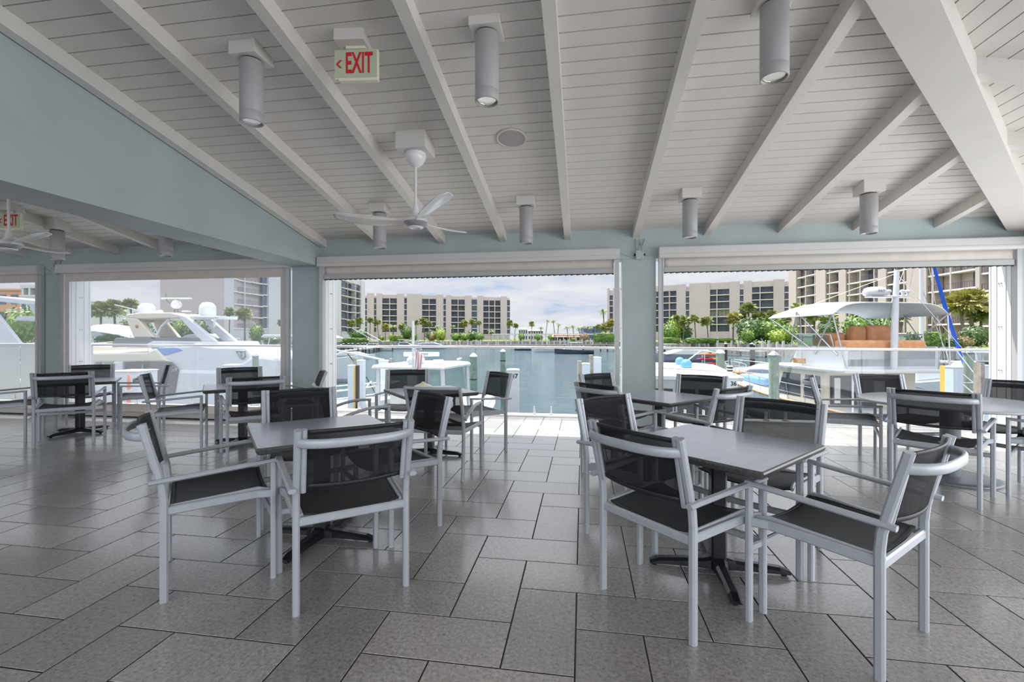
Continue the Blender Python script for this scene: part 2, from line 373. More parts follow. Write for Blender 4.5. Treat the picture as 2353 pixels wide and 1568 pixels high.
for ry in (5.55, 4.62, 3.70, 2.78, 1.86):   # jack rafters of the right hand slope
    x0, x1 = XC - (WY - ry) + 0.06, XC
    mb = MB(); a, b = ry - RW/2, ry + RW/2
    mb.add([(x0,a,rz_(x0)-RD),(x1,a,rz_(x1)-RD),(x1,b,rz_(x1)-RD),(x0,b,rz_(x0)-RD),(x0,a,rz_(x0)),(x1,a,rz_(x1)),(x1,b,rz_(x1)),(x0,b,rz_(x0))],
           [(0,1,2,3),(0,1,5,4),(3,2,6,7),(1,2,6,5)], 0)
    trim_n += 1; struct(mb.build('trim_%d' % trim_n, M['rafter']))
mb = MB(); q = 0.135 / math.sqrt(2) * 1.0
p0, p1 = Vector((XC-8.5, WY-8.5, 0)), Vector((XC-0.02, WY-0.02, 0))
zz0, zz1 = ceil_z(WY-8.5), ceil_z(WY)
for (dz0, dz1) in ((-0.20, 0.03),):
    pts = []
    for pz_, zc_ in ((p0, zz0), (p1, zz1)):
        for sgn in (-1, 1):
            for dz in (dz0, dz1): pts.append((pz_.x - sgn*q, pz_.y + sgn*q, zc_+dz))
    mb.add(pts, [(0,1,3,2),(4,6,7,5),(0,2,6,4),(1,5,7,3),(0,4,5,1),(2,3,7,6)], 0)
trim_n += 1; struct(mb.build('trim_%d' % trim_n, M['rafter']))
# ------------------------------------------------------------------ front wall: header, columns, drop beam, side walls
HB = 2.39
mb = MB(); mb.box((XL, WY-0.0, HB), (XC+.55, WY+0.27, 2.93)); struct(mb.build('wall_front', M['wall']))
COLS = [(-9.03, -8.555), (-4.42, -3.90), (0.54, 0.985), (5.225, 5.80)]
for a, b in COLS:
    mb = MB(); mb.box((a, WY+.012, 0), (b, WY+.05, HB)); mb.box((a+.01, WY+.05, 0), (b-.01, WY+.40, HB), 1)
    for xs in (a+.01, b-.01):
        for yy in (WY+.10, WY+.17, WY+.30, WY+.385): mb.box((xs-.006, yy-.012, 0.0), (xs+.006, yy+.012, HB), 1)
        for zq in (0.35, 0.9, 1.45, 2.0):
            for yy in (WY+.22, WY+.255): mb.box((xs-.0125, yy-.004, zq-.005), (xs+.0125, yy+.004, zq+.005), 2)
    trim_n += 1; struct(mb.build('trim_%d' % trim_n, [M['wall'], M['jamb'], M['greymetal']]), 'teal column of the window wall with white outer jambs')
mb = MB()
ya, yb2 = -4.2, WY
mb.add([(-4.44,ya,2.40),(-3.95,ya,2.40),(-3.95,yb2,2.40),(-4.44,yb2,2.40),(-4.44,ya,ceil_z(ya)),(-3.95,ya,ceil_z(ya)),(-3.95,yb2,ceil_z(yb2)),(-4.44,yb2,ceil_z(yb2))],
       [(0,1,2,3),(0,4,5,1),(1,5,6,2),(2,6,7,3),(3,7,4,0)], 0)
struct(mb.build('wall_drop_beam', M['wall']))
mb = MB(); mb.box((XC-0.02, -4.0, 2.39), (XC+.5, WY, 2.80)); struct(mb.build('wall_right', M['wall']))
mb = MB(); mb.box((XL-.6, -4.2, 0), (XL-.4, WY+.4, 5.2)); struct(mb.build('wall_left', M['wall']))
# ------------------------------------------------------------------ roller screens
def screen(x0, x1, down, label):
    t = thing('roller_screen', label, 'screen', ((x0+x1)/2, WY-.06, 0), 0, 'roller screens of the window wall')
    w = (x1-x0)/2; yb = 0.06
    sec = [(-.06,2.395),(-.045,2.378),(.058,2.378),(.058,2.525),(-.05,2.525),(-.06,2.515),(-.06,2.432),(-.066,2.425),(-.066,2.404)]
    mb = MB(); mb.prism(sec, -w, w); mb.build('housing', M['housing'], t)
    for s_ in (-1, 1):
        mb = MB(); mb.prism([(-.05,2.383),(.05,2.383),(.05,2.518),(-.052,2.518),(-.058,2.42)], s_*w, s_*(w+.006)); mb.build('end_cap', M['housing'], t)
        mb = MB(); xe = s_*(w-.055)
        mb.box((min(xe, xe+s_*.055), .005, 0.0), (max(xe, xe+s_*.055), .062, 2.378)); mb.box((xe-.004, -.004, 0.0), (xe+.004, .07, 2.378))
        mb.build('side_track', M['track'], t)
    fw = w - .07
    if not down:
        mb = MB(); mb.grid(lambda u, v: (-fw+2*fw*u, .035+.004*math.sin(u*23)*v, 2.385-.125*v), 60, 2); mb.build('fabric', M['fabric'], t, solid=.003)
        mb = MB(); mb.box((-fw, .018, 2.195), (fw, .052, 2.262)); mb.build('bottom_bar', M['bar'], t, bevel=.004)
        mb = MB(); n = 160
        for k in range(n):
            xk = -fw + 2*fw*(k+.5)/n; mb.box((xk-fw/n*.98, .028, 2.178+.004*((k*7)%3)), (xk+fw/n*.98, .042, 2.197))
        mb.build('brush_seal', M['black'], t)
    else:
        cl, cr, ct, cb = -fw+.085, fw-.085, 2.245, .235
        mb = MB()
        for bx in (((-fw,.033,ct),(fw,.037,2.385)), ((-fw,.033,.045),(fw,.037,cb)), ((-fw,.033,cb),(cl,.037,ct)), ((cr,.033,cb),(fw,.037,ct))): mb.box(*bx)
        mb.build('fabric_border', M['fabric'], t)
        mb = MB(); mb.grid(lambda u, v: (cl+(cr-cl)*u, .035+.006*math.sin(5*u+3*v)*math.sin(7*v+u*4), cb+(ct-cb)*v), 30, 14); mb.build('clear_panel', M['vinyl'], t)
        mb = MB(); mb.box((-fw, .02, .03), (fw, .05, .10)); mb.build('bottom_bar', M['bar'], t, bevel=.004)
        mb = MB(); mb.box((-fw, .025, .004), (fw, .045, .03)); mb.build('rubber_seal', M['black'], t)
    return t
screen(-8.615, -4.435, True, 'clear-windowed roller screen lowered to the floor, left of the drop beam')
screen(-13.2, -8.99, True, 'lowered clear roller screen at the left edge, beyond the far left column')
screen(-3.93, 0.494, False, 'beige roller screen rolled up over the middle opening')
screen(1.015, 5.235, False, 'beige roller screen rolled up over the right opening, hung with faint creases')
# ------------------------------------------------------------------ junction boxes
def jbox(x, label, extra):
    t = thing('junction_box', label, 'electrical box', (x, WY-.001, 2.44), 0, 'junction boxes on the header')
    mb = MB(); mb.box((-.045,-.055,-.06),(.045,0,.05)); mb.build('box', M['wall'], t, bevel=.006)
    mb = MB(); mb.box((-.052,-.06,-.064),(.052,-.055,.054))
    for sx in (-.035,.035):
        for sz in (-.045,.035): mb.lathe([(.006,0),(.006,.01)], (sx,-.064,sz-.005), 8)
    mb.build('cover', M['wall'], t, bevel=.003)
    for i, dx in enumerate((-.03, 0.0, .03)):
        mb = MB(); mb.tube([(dx,-.03,.05),(dx-.01+i*.006,-.03,.09),(dx+(i-1)*.02+.01,-.02,.15),(dx+(i-1)*.03+.02,-.012,.215)], .008, 8); mb.build('conduit', M['wall'], t)
    for sx in (-1, 1):
        mb = MB(); mb.tube([(sx*.045,-.03,.0),(sx*.075,-.03,.0)], .014, 8); mb.build('gland', M['black'], t)
        mb = MB(); mb.tube([(sx*.075,-.03,0),(sx*.12,-.03,-.018),(sx*.17,-.03,.0),(sx*.235,-.03,.03)], .004, 6); mb.build('wire', M['wire'], t)
jbox(0.765, 'teal painted junction box with conduits above the column between the two open bays', 1)
jbox(-8.72, 'teal painted junction box with conduits above the far left column', 1)
# ------------------------------------------------------------------ ceiling fixtures
def lamp(x, y, zt, zb, label):
    t = thing('ceiling_spotlight', label, 'ceiling light', (x, y, zt), 0, 'cylinder spotlights on the ceiling')
    w = .105; mb = MB()
    def top(yy): return ceil_z(y+yy) - zt + .001
    mb.add([(-w,-w,0),(w,-w,0),(w,w,0),(-w,w,0),(-w,-w,top(-w)),(w,-w,top(-w)),(w,w,max(.004,top(w))),(-w,w,max(.004,top(w)))], [(0,3,2,1),(4,5,6,7),(0,1,5,4),(1,2,6,5),(2,3,7,6),(3,0,4,7)])
    mb.build('mounting_block', M['ceil'], t, bevel=.003)
    L = zt - zb; r = .0815
    mb = MB(); mb.lathe([(.07,-.0),(.07,-.012)], (0,0,0), 24); mb.build('shadow_ring', M['black'], t)
    mb = MB(); mb.lathe([(r-.004,-.010),(r,-.014),(r,-L+.075),(r-.0015,-L+.073),(r,-L+.070),(r,-L+.004),(r-.004,-L),(r-.010,-L),(r-.012,-L+.03),(r-.014,-L+.035)], (0,0,0), 32); mb.build('housing', M['lamp'], t)
    mb = MB(); mb.lathe([(r-.014,-L+.014),(r-.022,-L+.012),(.050,-L+.03),(.034,-L+.055),(.020,-L+.07)], (0,0,0), 12, sm=False); mb.build('reflector', M['reflector'], t)
    mb = MB(); mb.lathe([(.02,-L+.069),(.022,-L+.055),(.001,-L+.05)], (0,0,0), 12); mb.build('lens', M['bulb'], t)
    ld = bpy.data.lights.new('spot beam', 'SPOT'); ld.energy = 12; ld.spot_size = R(75); ld.spot_blend = .6; ld.color = (1, .9, .76); ld.shadow_soft_size = .03
    lo = bpy.data.objects.new('spot_beam', ld); COL.objects.link(lo); lo.parent = t; lo.location = (0, 0, -L-.012)
    return t
lamp(-2.42, 3.05, 3.365, 2.905, 'grey cylinder spotlight left of the exit sign, nearest the drop beam')
lamp(-0.645, 3.06, 3.395, 2.925, 'grey cylinder spotlight hanging between the exit sign and the round speaker')
lamp(1.18, 3.06, 3.39, 2.93, 'grey cylinder spotlight nearest the hip beam, its mount cut by the top of the photo')
lamp(-2.545, 5.48, 2.893, 2.45, 'small grey cylinder spotlight seen behind the blade of the near ceiling fan')
lamp(-0.672, 5.48, 2.893, 2.45, 'small grey cylinder spotlight directly below the round speaker')
lamp(1.215, 5.48, 2.89, 2.455, 'small grey cylinder spotlight near the column between the open bays')
lamp(3.065, 5.48, 2.87, 2.44, 'grey cylinder spotlight farthest right, over the right opening')
lamp(-7.44, 5.48, 2.85, 2.425, 'grey cylinder spotlight beside the ceiling fan beyond the drop beam')
lamp(-5.66, 5.48, 2.85, 2.435, 'grey cylinder spotlight beyond the drop beam, its top hidden by the beam')
def fan(x, y, hz, phase, label, rod):
    t = thing('ceiling_fan', label, 'fan', (x, y, hz), 0, 'white ceiling fans')
    zt = ceil_z(y) - hz; w = .145; zb = zt - .135; mb = MB()
    def top(yy): return ceil_z(y+yy) - hz + .001
    mb.add([(-w,-w,zb),(w,-w,zb),(w,w,zb),(-w,w,zb),(-w,-w,top(-w)),(w,-w,top(-w)),(w,w,top(w)),(-w,w,top(w))], [(0,3,2,1),(4,5,6,7),(0,1,5,4),(1,2,6,5),(2,3,7,6),(3,0,4,7)])
    mb.build('mounting_block', M['ceil'], t, bevel=.003)
    mb = MB(); mb.lathe([(.10,zb-.001),(.104,zb-.02),(.095,zb-.06),(.07,zb-.10),(.035,zb-.128),(.016,zb-.135)], (0,0,0), 28); mb.build('canopy', M['fan'], t)
    mb = MB(); mb.tube([(0,0,zb-.13),(0,0,.12)], .0125, 12); mb.build('downrod', M['fan'], t)
    mb = MB(); mb.lathe([(.02,.165),(.03,.13),(.038,.075),(.075,.04),(.118,.02),(.122,-.004)], (0,0,0), 32); mb.build('motor_cover', M['fan'], t)
    mb = MB(); mb.lathe([(.116,-.004),(.11,-.02),(.085,-.038),(.07,-.048),(.04,-.052),(.038,-.045)], (0,0,0), 32); mb.build('motor', M['fangrey'], t)
    mb = MB(); mb.lathe([(.075,-.047),(.072,-.056),(.045,-.062),(.036,-.054)], (0,0,0), 32); mb.build('lower_ring', M['fan'], t)
    for k in range(3):
        a = phase + k*2*math.pi/3; ca, sa = math.cos(a), math.sin(a)
        def bl(u, v):
            r = .085 + .705*u; c = .055 + .125*math.sin(min(1, u*1.25)*math.pi*.62); 
            if u > .86: c *= math.sqrt(max(0.02, 1-((u-.86)/.145)**2))
            off = -.02 - .03*math.sin(u*math.pi)
            s_ = (v-.5)*c + off*.4; tw = .40*(1-.55*u)
            zz = .012 + s_*tw + .05*u*u - .018*(1-(2*v-1)**2)*0 + .012*math.sin(v*math.pi)
            return (r*ca - s_*sa, r*sa + s_*ca, zz)
        mb = MB(); mb.grid(bl, 22, 8); mb.build('blade', M['fan'], t, solid=.007)
    return t
fan(-1.585, 4.2, 2.425, R(190), 'white three-blade ceiling fan hanging below the exit sign', 1)
fan(-6.43, 4.25, 2.37, R(-13), 'white three-blade ceiling fan seen under the drop beam at the left edge', 1)
def exit_sign(x, y, z, label, rz=0):
    t = thing('exit_sign', label, 'sign', (x, y, z), rz, 'exit signs')
    mb = MB(); mb.box((-.157,-.016,-.105),(.157,.016,.105)); mb.build('frame', M['signcream'], t, bevel=.004)
    mb = MB(); mb.box((-.15,-.02,-.094),(.15,-.0155,.10)); mb.build('face_panel', M['signgreen'], t)
    text_mesh('EXIT', .205, 'lettering', M['signred'], t, (.022, -.0205, .0), (R(90), 0, 0), bold=.004, sx=.47)
    mb = MB()
    for s_ in (-1, 1): mb.add([(-.143,-.0225,0),(-.128,-.0225,0),(-.100,-.0225,s_*.028),(-.115,-.0225,s_*.028)], [(0,1,2,3)])
    mb.build('arrow', M['signred'], t, solid=.002)
    mb = MB(); mb.box((-.125,-.018,-.116),(.155,.018,-.103)); mb.build('bottom_rail', M['signcream'], t)
    text_mesh('exit', .012, 'maker_mark', M['black'], t, (.122, -.0205, -.080), (R(90), 0, 0)) if False else None
    mb = MB(); mb.box((-.07,-.03,.104),(.07,.03,.122)); mb.build('bracket', M['signcream'], t)
    w = .105; zb = .122; mb = MB()
    def top(yy): return ceil_z(y+yy) - z + .001
    cx = -.02
    mb.add([(cx-w,-w,zb),(cx+w,-w,zb),(cx+w,w,zb),(cx-w,w,zb),(cx-w,-w,top(-w)),(cx+w,-w,top(-w)),(cx+w,w,top(w)),(cx-w,w,top(w))], [(0,3,2,1),(4,5,6,7),(0,1,5,4),(1,2,6,5),(2,3,7,6),(3,0,4,7)])
    mb.build('mounting_block', M['ceil'], t, bevel=.003)
exit_sign(-1.588, 3.05, 3.256, 'red EXIT sign with left arrow on a block under the main ceiling', R(6))
exit_sign(-7.50, 4.98, 2.86, 'red EXIT sign with left arrow beyond the drop beam, behind the fan rod', R(6))
t = thing('ceiling_speaker', 'round flush speaker with mauve grille in the board ceiling', 'speaker', (-0.665, 4.272, ceil_z(4.272)-.003))
t.rotation_euler = (-math.atan(SL), 0, 0)
mb = MB(); mb.lathe([(.145,0),(.145,-.008),(.128,-.010),(.128,0)], (0,0,0), 40); mb.build('trim_ring', M['ceil'], t)
mb = MB(); mb.lathe([(.128,-.006),(.06,-.009),(.001,-.009)], (0,0,0), 40); mb.build('grille', M['speaker'], t)
# ------------------------------------------------------------------ chairs
def make_chair():
    t = thing('dining_armchair', '', 'chair')
    A = M['alu']; leg = rsec(.036, .030)
    for s_ in (-1, 1):
        mb = MB(); mb.tube([(s_*.265,-.245,0),(s_*.265,-.245,.50),(s_*.265,-.252,.57),(s_*.265,-.275,.665),(s_*.265,-.335,.893)], 0, sec=rsec(.032,.036), up=(0,1,0), sm=False)
        mb.build('leg', A, t)
        mb = MB(); mb.tube([(s_*.315,.235,0),(s_*.315,.235,.640)], 0, sec=rsec(.034,.028), up=(0,1,0), sm=False); mb.build('leg', A, t)
        mb = MB(); mb.tube([(s_*.286,-.305,.606),(s_*.288,-.24,.610),(s_*.316,.225,.641),(s_*.316,.249,.642)], 0, sec=rsec(.036,.022,.35), sm=False); mb.build('armrest', A, t)
        mb = MB(); mb.tube([(s_*.262,-.245,.448),(s_*.275,.0,.458),(s_*.285,.16,.462),(s_*.315,.235,.462)], 0, sec=rsec(.020,.042,.3), sm=False); mb.build('side_rail', A, t)
        mb = MB(); mb.tube([(s_*.240,-.228,.462),(s_*.252,0,.474),(s_*.262,.17,.486),(s_*.272,.222,.472)], 0, sec=rsec(.016,.022,.3), sm=False); mb.build('sling_rail', A, t)
        mb = MB(); mb.tube([(s_*.236,-.262,.585),(s_*.236,-.330,.893)], 0, sec=rsec(.024,.030), up=(0,1,0), sm=False)
        for zq in (.63, .86):
            yq = -.262 - (zq-.585)*.2208
            mb.lathe([(.001,0),(.008,.001),(.009,.004)], (s_*.236, yq+.014, zq), 8)
        mb.build('back_rail', A, t)
    mb = MB(); mb.tube([(-.262,-.245,.438),(.262,-.245,.438)], 0, sec=rsec(.022,.042,.3), sm=False); mb.build('rear_rail', A, t)
    mb = MB(); mb.tube([(-.312,.235,.340),(-.2,.237,.334),(0,.238,.330),(.2,.237,.334),(.312,.235,.340)], 0, sec=rsec(.022,.036,.3), sm=False); mb.build('front_stretcher', A, t)
    bow = []
    for k in range(21):
        u = -1 + 2*k/20; bow.append((.265*u, -.325 - .088*(max(0, 1-abs(u)**3.2))**.8, .832))
    mb = MB(); mb.tube(bow, 0, sec=rsec(.020,.044,.4), sm=True); mb.build('back_bow', A, t)
    def bk(u, v):
        x = -.227+.454*u; z = .605+.280*v; y = -.262-(z-.585)*.2208 - .035*(1-(2*u-1)**2)
        return (x, y, z + .004*(1-(2*u-1)**2)*(1 if v > .5 else -1))
    mb = MB(); mb.grid(bk, 12, 6); o = mb.build('back_sling', M['sling'], t, solid=.003)
    for z0, z1 in ((.602,.622),(.868,.888)):
        mb = MB(); mb.grid(lambda u, v: (lambda p: (p[0], p[1]-.001, p[2]))(bk(u, (z0+(z1-z0)*v-.605)/.28)), 12, 1)
        mb.build('hem', M['hem'], o, solid=.006)
    def st(u, v):
        y = -.225+.455*v; w = .238+.03*v; x = -w+2*w*u; z = .466+.020*v-.03*max(0, v-.86)/.14*.5 - .036*(1-(2*u-1)**2)*(.75+.25*v)
        return (x, y, z)
    mb = MB(); mb.grid(st, 14, 10); o = mb.build('seat_sling', M['sling2'], t, solid=.004)
    for v0, v1 in ((0,.035),(.965,1)):
        mb = MB(); mb.grid(lambda u, v: (lambda p: (p[0], p[1], p[2]+.001))(st(u, v0+(v1-v0)*v)), 14, 1)
        mb.build('hem', M['hem'], o, solid=.007)
    return t
def make_chair_b():
    t = thing('curved_armchair', '', 'chair'); A = M['alu']
    for s_ in (-1, 1):
        pts = []
        for k in range(13):
            z = .865*k/12; y = -.225 - .03*max(0, (.45-z)/.45)**2 - .115*max(0, (z-.45)/.415)**1.6; pts.append((s_*.262, y, z))
        mb = MB(); mb.tube(pts, 0, sec=rsec(.028,.034), up=(0,1,0)); mb.build('leg', A, t)
        mb = MB(); mb.tube([(s_*.30,.245,0),(s_*.30,.235,.35),(s_*.30,.225,.655)], 0, sec=rsec(.032,.028), up=(0,1,0), sm=False); mb.build('leg', A, t)
        arm = []
        for k in range(15):
            u = k/14; y = -.255+.495*u; z = .565 + .098*math.sin(min(1, u*1.25)*math.pi/2)**.9 - .006*max(0, u-.8)*5; arm.append((s_*(.285+.016*u), y, z))
        mb = MB(); mb.tube(arm, 0, sec=rsec(.036,.026,.35)); mb.build('armrest', A, t)
        mb = MB(); mb.tube([(s_*.258,-.225,.445),(s_*.275,.0,.448),(s_*.298,.228,.455)], 0, sec=rsec(.020,.038,.3), sm=False); mb.build('side_rail', A, t)
    mb = MB(); mb.tube([(-.258,-.225,.44),(.258,-.225,.44)], 0, sec=rsec(.022,.038,.3), sm=False); mb.build('rear_rail', A, t)
    mb = MB(); mb.tube([(-.298,.232,.43),(0,.24,.415),(.298,.232,.43)], 0, sec=rsec(.022,.036,.3), sm=False); mb.build('front_rail', A, t)
    mb = MB(); mb.tube([(.262*(-1+k/8), -.338-.03*(1-(-1+k/8)**2), .855) for k in range(17)], 0, sec=rsec(.022,.028,.4)); mb.build('back_bow', A, t)
    def bk(u, v):
        z = .50+.355*v; x = -.246+.492*u; y = -.226-.115*max(0,(z-.45)/.415)**1.6 - .02*(1-(2*u-1)**2); return (x, y, z)
    mb = MB(); mb.grid(bk, 10, 10); mb.build('back_sling', M['sling'], t, solid=.004)
    def st(u, v):
        y = -.215+.445*v; w = .25+.03*v; return (-w+2*w*u, y, .452+.012*v-.03*(1-(2*u-1)**2))
    mb = MB(); mb.grid(st, 12, 8); mb.build('seat_sling', M['sling2'], t, solid=.005)
    return t
used = {}
def chair(kind, x, y, deg, label, group):
    if kind not in used: used[kind] = o = (make_chair if kind == 'A' else make_chair_b)()
    else: o = copy_tree(used[kind])
    o.location = (x, y, 0); o.rotation_euler = (0, 0, R(deg)); o['label'] = label; o['group'] = group
    return o
def square_table(x, y, deg, label, dish=False):
    t = thing('square_cafe_table', label, 'table', (x, y, 0), 0, 'square slate-grey cafe tables')
    w = .4075; rr = [(w-.006,.720),(w,.716),(w+.004,.708),(w-.004,.688),(w-.016,.680)]
    def sq(r, z, c=.008):
        p = [(-r+c,-r),(r-c,-r),(r,-r+c),(r,r-c),(r-c,r),(-r+c,r),(-r,r-c),(-r,-r+c)]
        ca, sa = math.cos(R(deg)), math.sin(R(deg)); return [(a*ca-b*sa, a*sa+b*ca, z) for a, b in p]
    mb = MB(); mb.rings([sq(w-.006,.712), sq(w-.006,.7202)], 0, sm=False); mb.rings([sq(r, z) for r, z in rr], 1, sm=False, caps=False)
    mb.add(sq(w-.016,.680), [tuple(range(8))], 1); mb.build('tabletop', [M['top'], M['topedge']], t)
    mb = MB(); mb.tube([(0,0,.06),(0,0,.683)], 0, sec=rsec(.083,.083,.12), up=(0,1,0), sm=False); mb.build('pole', M['blackiron'], t)
    mb = MB(); mb.box((-.16,-.16,.664),(.16,.16,.681)); mb.build('mounting_plate', M['black'], t)
    for k in range(4):
        a = R(-2) + k*math.pi/2; u = Vector((math.cos(a), math.sin(a), 0))
        mb = MB(); pr = [(.03,.085,.060,.020),(.09,.066,.040,.018),(.22,.056,.034,.016),(.32,.048,.036,.016),(.372,.030,.034,.014)]
        rs = []
        n = Vector((-u.y, u.x, 0))
        for d, zt, hw, zb in pr:
            c = u*d; hw *= .8
            rs.append([c-n*hw+Vector((0,0,zb)), c-n*hw+Vector((0,0,zt-.014)), c-n*hw*.55+Vector((0,0,zt)), c+n*hw*.55+Vector((0,0,zt)), c+n*hw+Vector((0,0,zt-.014)), c+n*hw+Vector((0,0,zb))])
        mb.rings(rs, 0, sm=False); f = mb.build('base_foot', M['blackiron'], t)
        mb = MB(); mb.lathe([(.014,0),(.016,.016)], tuple(u*.345), 12); mb.build('glide', M['black'], f)
    return t
G1 = 'armchairs round the near left table'; G2 = 'armchairs round the near right table'; G3 = 'armchairs round the far left table'
G4 = 'armchairs round the middle left table'; G5 = 'armchairs round the table by the middle opening'; G6 = 'armchairs round the table by the column'; G7 = 'armchairs round the round table'
square_table(-1.696, 2.784, 42, 'slate-grey square cafe table nearest on the left, black pedestal behind a chair')
square_table(0.758, 2.743, 48, 'slate-grey square cafe table nearest on the right, its black cross base in full view')
square_table(-6.86, 5.33, 45, 'slate-grey square cafe table farthest left, beside the lowered screens')
square_table(-4.17, 5.10, 42, 'slate-grey square cafe table in front of the lowered screen and the yacht')
square_table(-1.69, 4.93, 40, 'slate-grey square cafe table with a small lidded dish, by the middle opening')
square_table(0.77, 4.86, 46, 'slate-grey square cafe table in front of the column between the open bays')
ch = [
 ('A',-2.068,2.346,-46,'grey armchair with charcoal sling seen from its side, left of the near left table',G1),
 ('A',-1.289,2.344,38.5,'grey armchair with curved back bow, in front of the near left table',G1),
 ('A',-1.352,3.09,137,'grey armchair at the right of the near left table, plain dark sling towards the viewer',G1),
 ('A',-2.09,3.215,221,'grey armchair behind the near left table, facing the viewer',G1),
 ('A',0.468,2.42,-47,'grey armchair with back bow to the viewer, left front of the near right table',G2),
 ('A',1.157,2.314,43,'grey armchair at the lower right corner, facing the near right table from the right',G2),
 ('A',0.388,3.136,-135,'grey armchair behind the left corner of the near right table, facing right',G2),
 ('A',1.096,3.093,138,'grey armchair behind the near right table, its wide sling seen through',G2),
 ('A',-6.424,4.86,44,'grey armchair with back bow to the viewer in front of the far left table',G3),
 ('A',-7.27,5.76,226,'grey armchair behind the far left table, against the lowered screen',G3),
 ('A',-7.289,4.824,-50,'grey armchair cut by the left edge of the photo at the far left table',G3),
 ('A',-6.40,5.79,142,'grey armchair right of the far left table, turned towards the left',G3),
 ('A',-3.70,4.70,42,'grey armchair with back bow to the viewer in front of the yacht table',G4),
 ('A',-4.56,5.57,225,'grey armchair behind the middle left table, below the yacht hull',G4),
 ('A',-4.70,4.74,-52,'grey armchair left of the middle left table, seen from its side',G4),
 ('B',-3.74,5.52,130,'armchair with a curved leaning sling, beside the column at the middle left table',G4),
 ('A',-2.17,5.40,197,'grey armchair behind the dish table, facing the viewer in the middle opening',G5),
 ('B',-2.19,4.18,-47,'armchair with arched arms just behind the near left table',G5),
 ('B',-1.33,4.32,-3,'armchair with arched arms, curved back to the viewer, at the dish table',G5),
 ('A',-1.24,5.26,133,'grey armchair right of the dish table, alone against the water',G5),
 ('A',1.16,5.12,150,'grey armchair behind the column table, in front of the numbered white piling',G6),
 ('A',1.05,4.38,43,'grey armchair with curved back bow, right of the column table',G6),
 ('A',0.40,5.22,-135,'grey armchair farthest back at the left of the column table',G6),
 ('A',0.36,4.50,-46,'grey armchair with back bow towards the viewer, left front of the column table',G6),
]
for c in ch: chair(*c)
# round table on the right
t = thing('round_table', 'large round pale grey table on a disc base at the right', 'table', (3.42, 4.88, 0))
mb = MB(); mb.lathe([(.65,.692),(.688,.697),(.70,.706),(.695,.718),(.68,.721),(.001,.721)], (0,0,0), 64); mb.build('tabletop', M['topround'], t)
mb = MB(); mb.lathe([(.075,.025),(.075,.69)], (0,0,0), 28); mb.lathe([(.2,.675),(.2,.693)], (0,0,0), 28); mb.build('pole', M['greymetal'], t)
mb = MB(); mb.lathe([(.352,0),(.356,.008),(.35,.018),(.30,.024),(.001,.026)], (0,0,0), 48); mb.build('base', M['greymetal'], t)
for c in [
 ('A',2.96,4.36,-40,'grey armchair with back bow to the viewer in front of the round table',G7),
 ('A',2.79,5.32,-115.6,'grey armchair left of the round table, seen from its side, facing right',G7),
 ('A',3.38,5.47,187,'grey armchair behind the round table, in front of the trawler cabin',G7),
 ('A',3.92,5.0,115,'grey armchair at the far right of the round table, by the white jamb',G7),
 ('A',3.88,4.43,45,'grey armchair at the right edge of the photo, only arm and front legs in view',G7)]: chair(*c)
t = thing('lidded_dish', 'small beige dish with a conical lid standing on the table by the middle opening', 'dish', (-1.86, 5.17, .7205))
mb = MB(); mb.lathe([(.05,0),(.085,.004),(.10,.016),(.098,.02)], (0,0,0), 28); mb.build('bowl', M['canvas'], t)
mb = MB(); mb.lathe([(.103,.02),(.098,.026),(.03,.055),(.02,.06),(.018,.072),(.001,.074)], (0,0,0), 28); mb.build('lid', M['signcream'], t)
# ------------------------------------------------------------------ glass railing on the deck edge
t = thing('glass_railing', 'frameless glass railing with a steel handrail along the deck edge', 'railing', (0, 7.6, 0))
mb = MB(); mb.tube([(-12.8,0,1.175),(8.6,0,1.125)], .021, 12); mb.build('handrail', M['steel'], t)
mb = MB(); mb.box((-12.8,-.10,0),(8.6,.12,.028)); mb.build('base_curb', M['jamb'], t)
seams = [-12.6,-11.2,-9.46,-8.35,-7.15,-6.0,-4.9,-3.78,-2.72,-1.87,-.655,.62,1.75,2.95,4.15,5.4,6.6,7.8]
for i in range(len(seams)-1):
    a, b = seams[i]+.009, seams[i+1]-.009
    def zr(x): return 1.175-.05*(x+12.8)/21.4-.02
    mb = MB(); mb.add([(a,-.006,.07),(b,-.006,.07),(b,-.006,zr(b)),(a,-.006,zr(a)),(a,.006,.07),(b,.006,.07),(b,.006,zr(b)),(a,.006,zr(a))], [(0,1,2,3)] , 0)
    o = mb.build('glass_panel', M['frost'] if i < 2 else M['glass'], t)
    if i < 2: o['label'] = 'frosted panel'
    for xs in (a+.13, b-.13):
        mb = MB(); mb.lathe([(.05,.028),(.05,.036)], (xs,0,0), 16)
        for yy in (-.018,.018): mb.tube([(xs,yy,.03),(xs,yy,.165)], .017, 10)
        mb.build('spigot', M['steel'], t)
# ------------------------------------------------------------------ water, far shore
WZ = -2.0
def water_mat():
    m = mat('harbour water', (0.055, 0.098, 0.118), 0.08, spec=0.5)
    t = m.node_tree; b = t.nodes['Principled BSDF']; tcn = t.nodes['Texture Coordinate']; b.inputs['IOR'].default_value = 1.33
    mp = t.nodes.new('ShaderNodeMapping'); mp.inputs['Scale'].default_value = (0.9, 1.5, 1); mp.inputs['Rotation'].default_value = (0, 0, .3)
    t.links.new(tcn.outputs['Object'], mp.inputs[0])
    n = t.nodes.new('ShaderNodeTexNoise'); n.inputs['Scale'].default_value = 1.3; n.inputs['Detail'].default_value = 6; n.inputs['Roughness'].default_value = 0.6
    t.links.new(mp.outputs[0], n.inputs['Vector'])
    bp = t.nodes.new('ShaderNodeBump'); bp.inputs['Strength'].default_value = 0.75; bp.inputs['Distance'].default_value = 0.9
    t.links.new(n.outputs[0], bp.inputs['Height']); t.links.new(bp.outputs[0], b.inputs['Normal'])
    return m
M['water'] = water_mat()
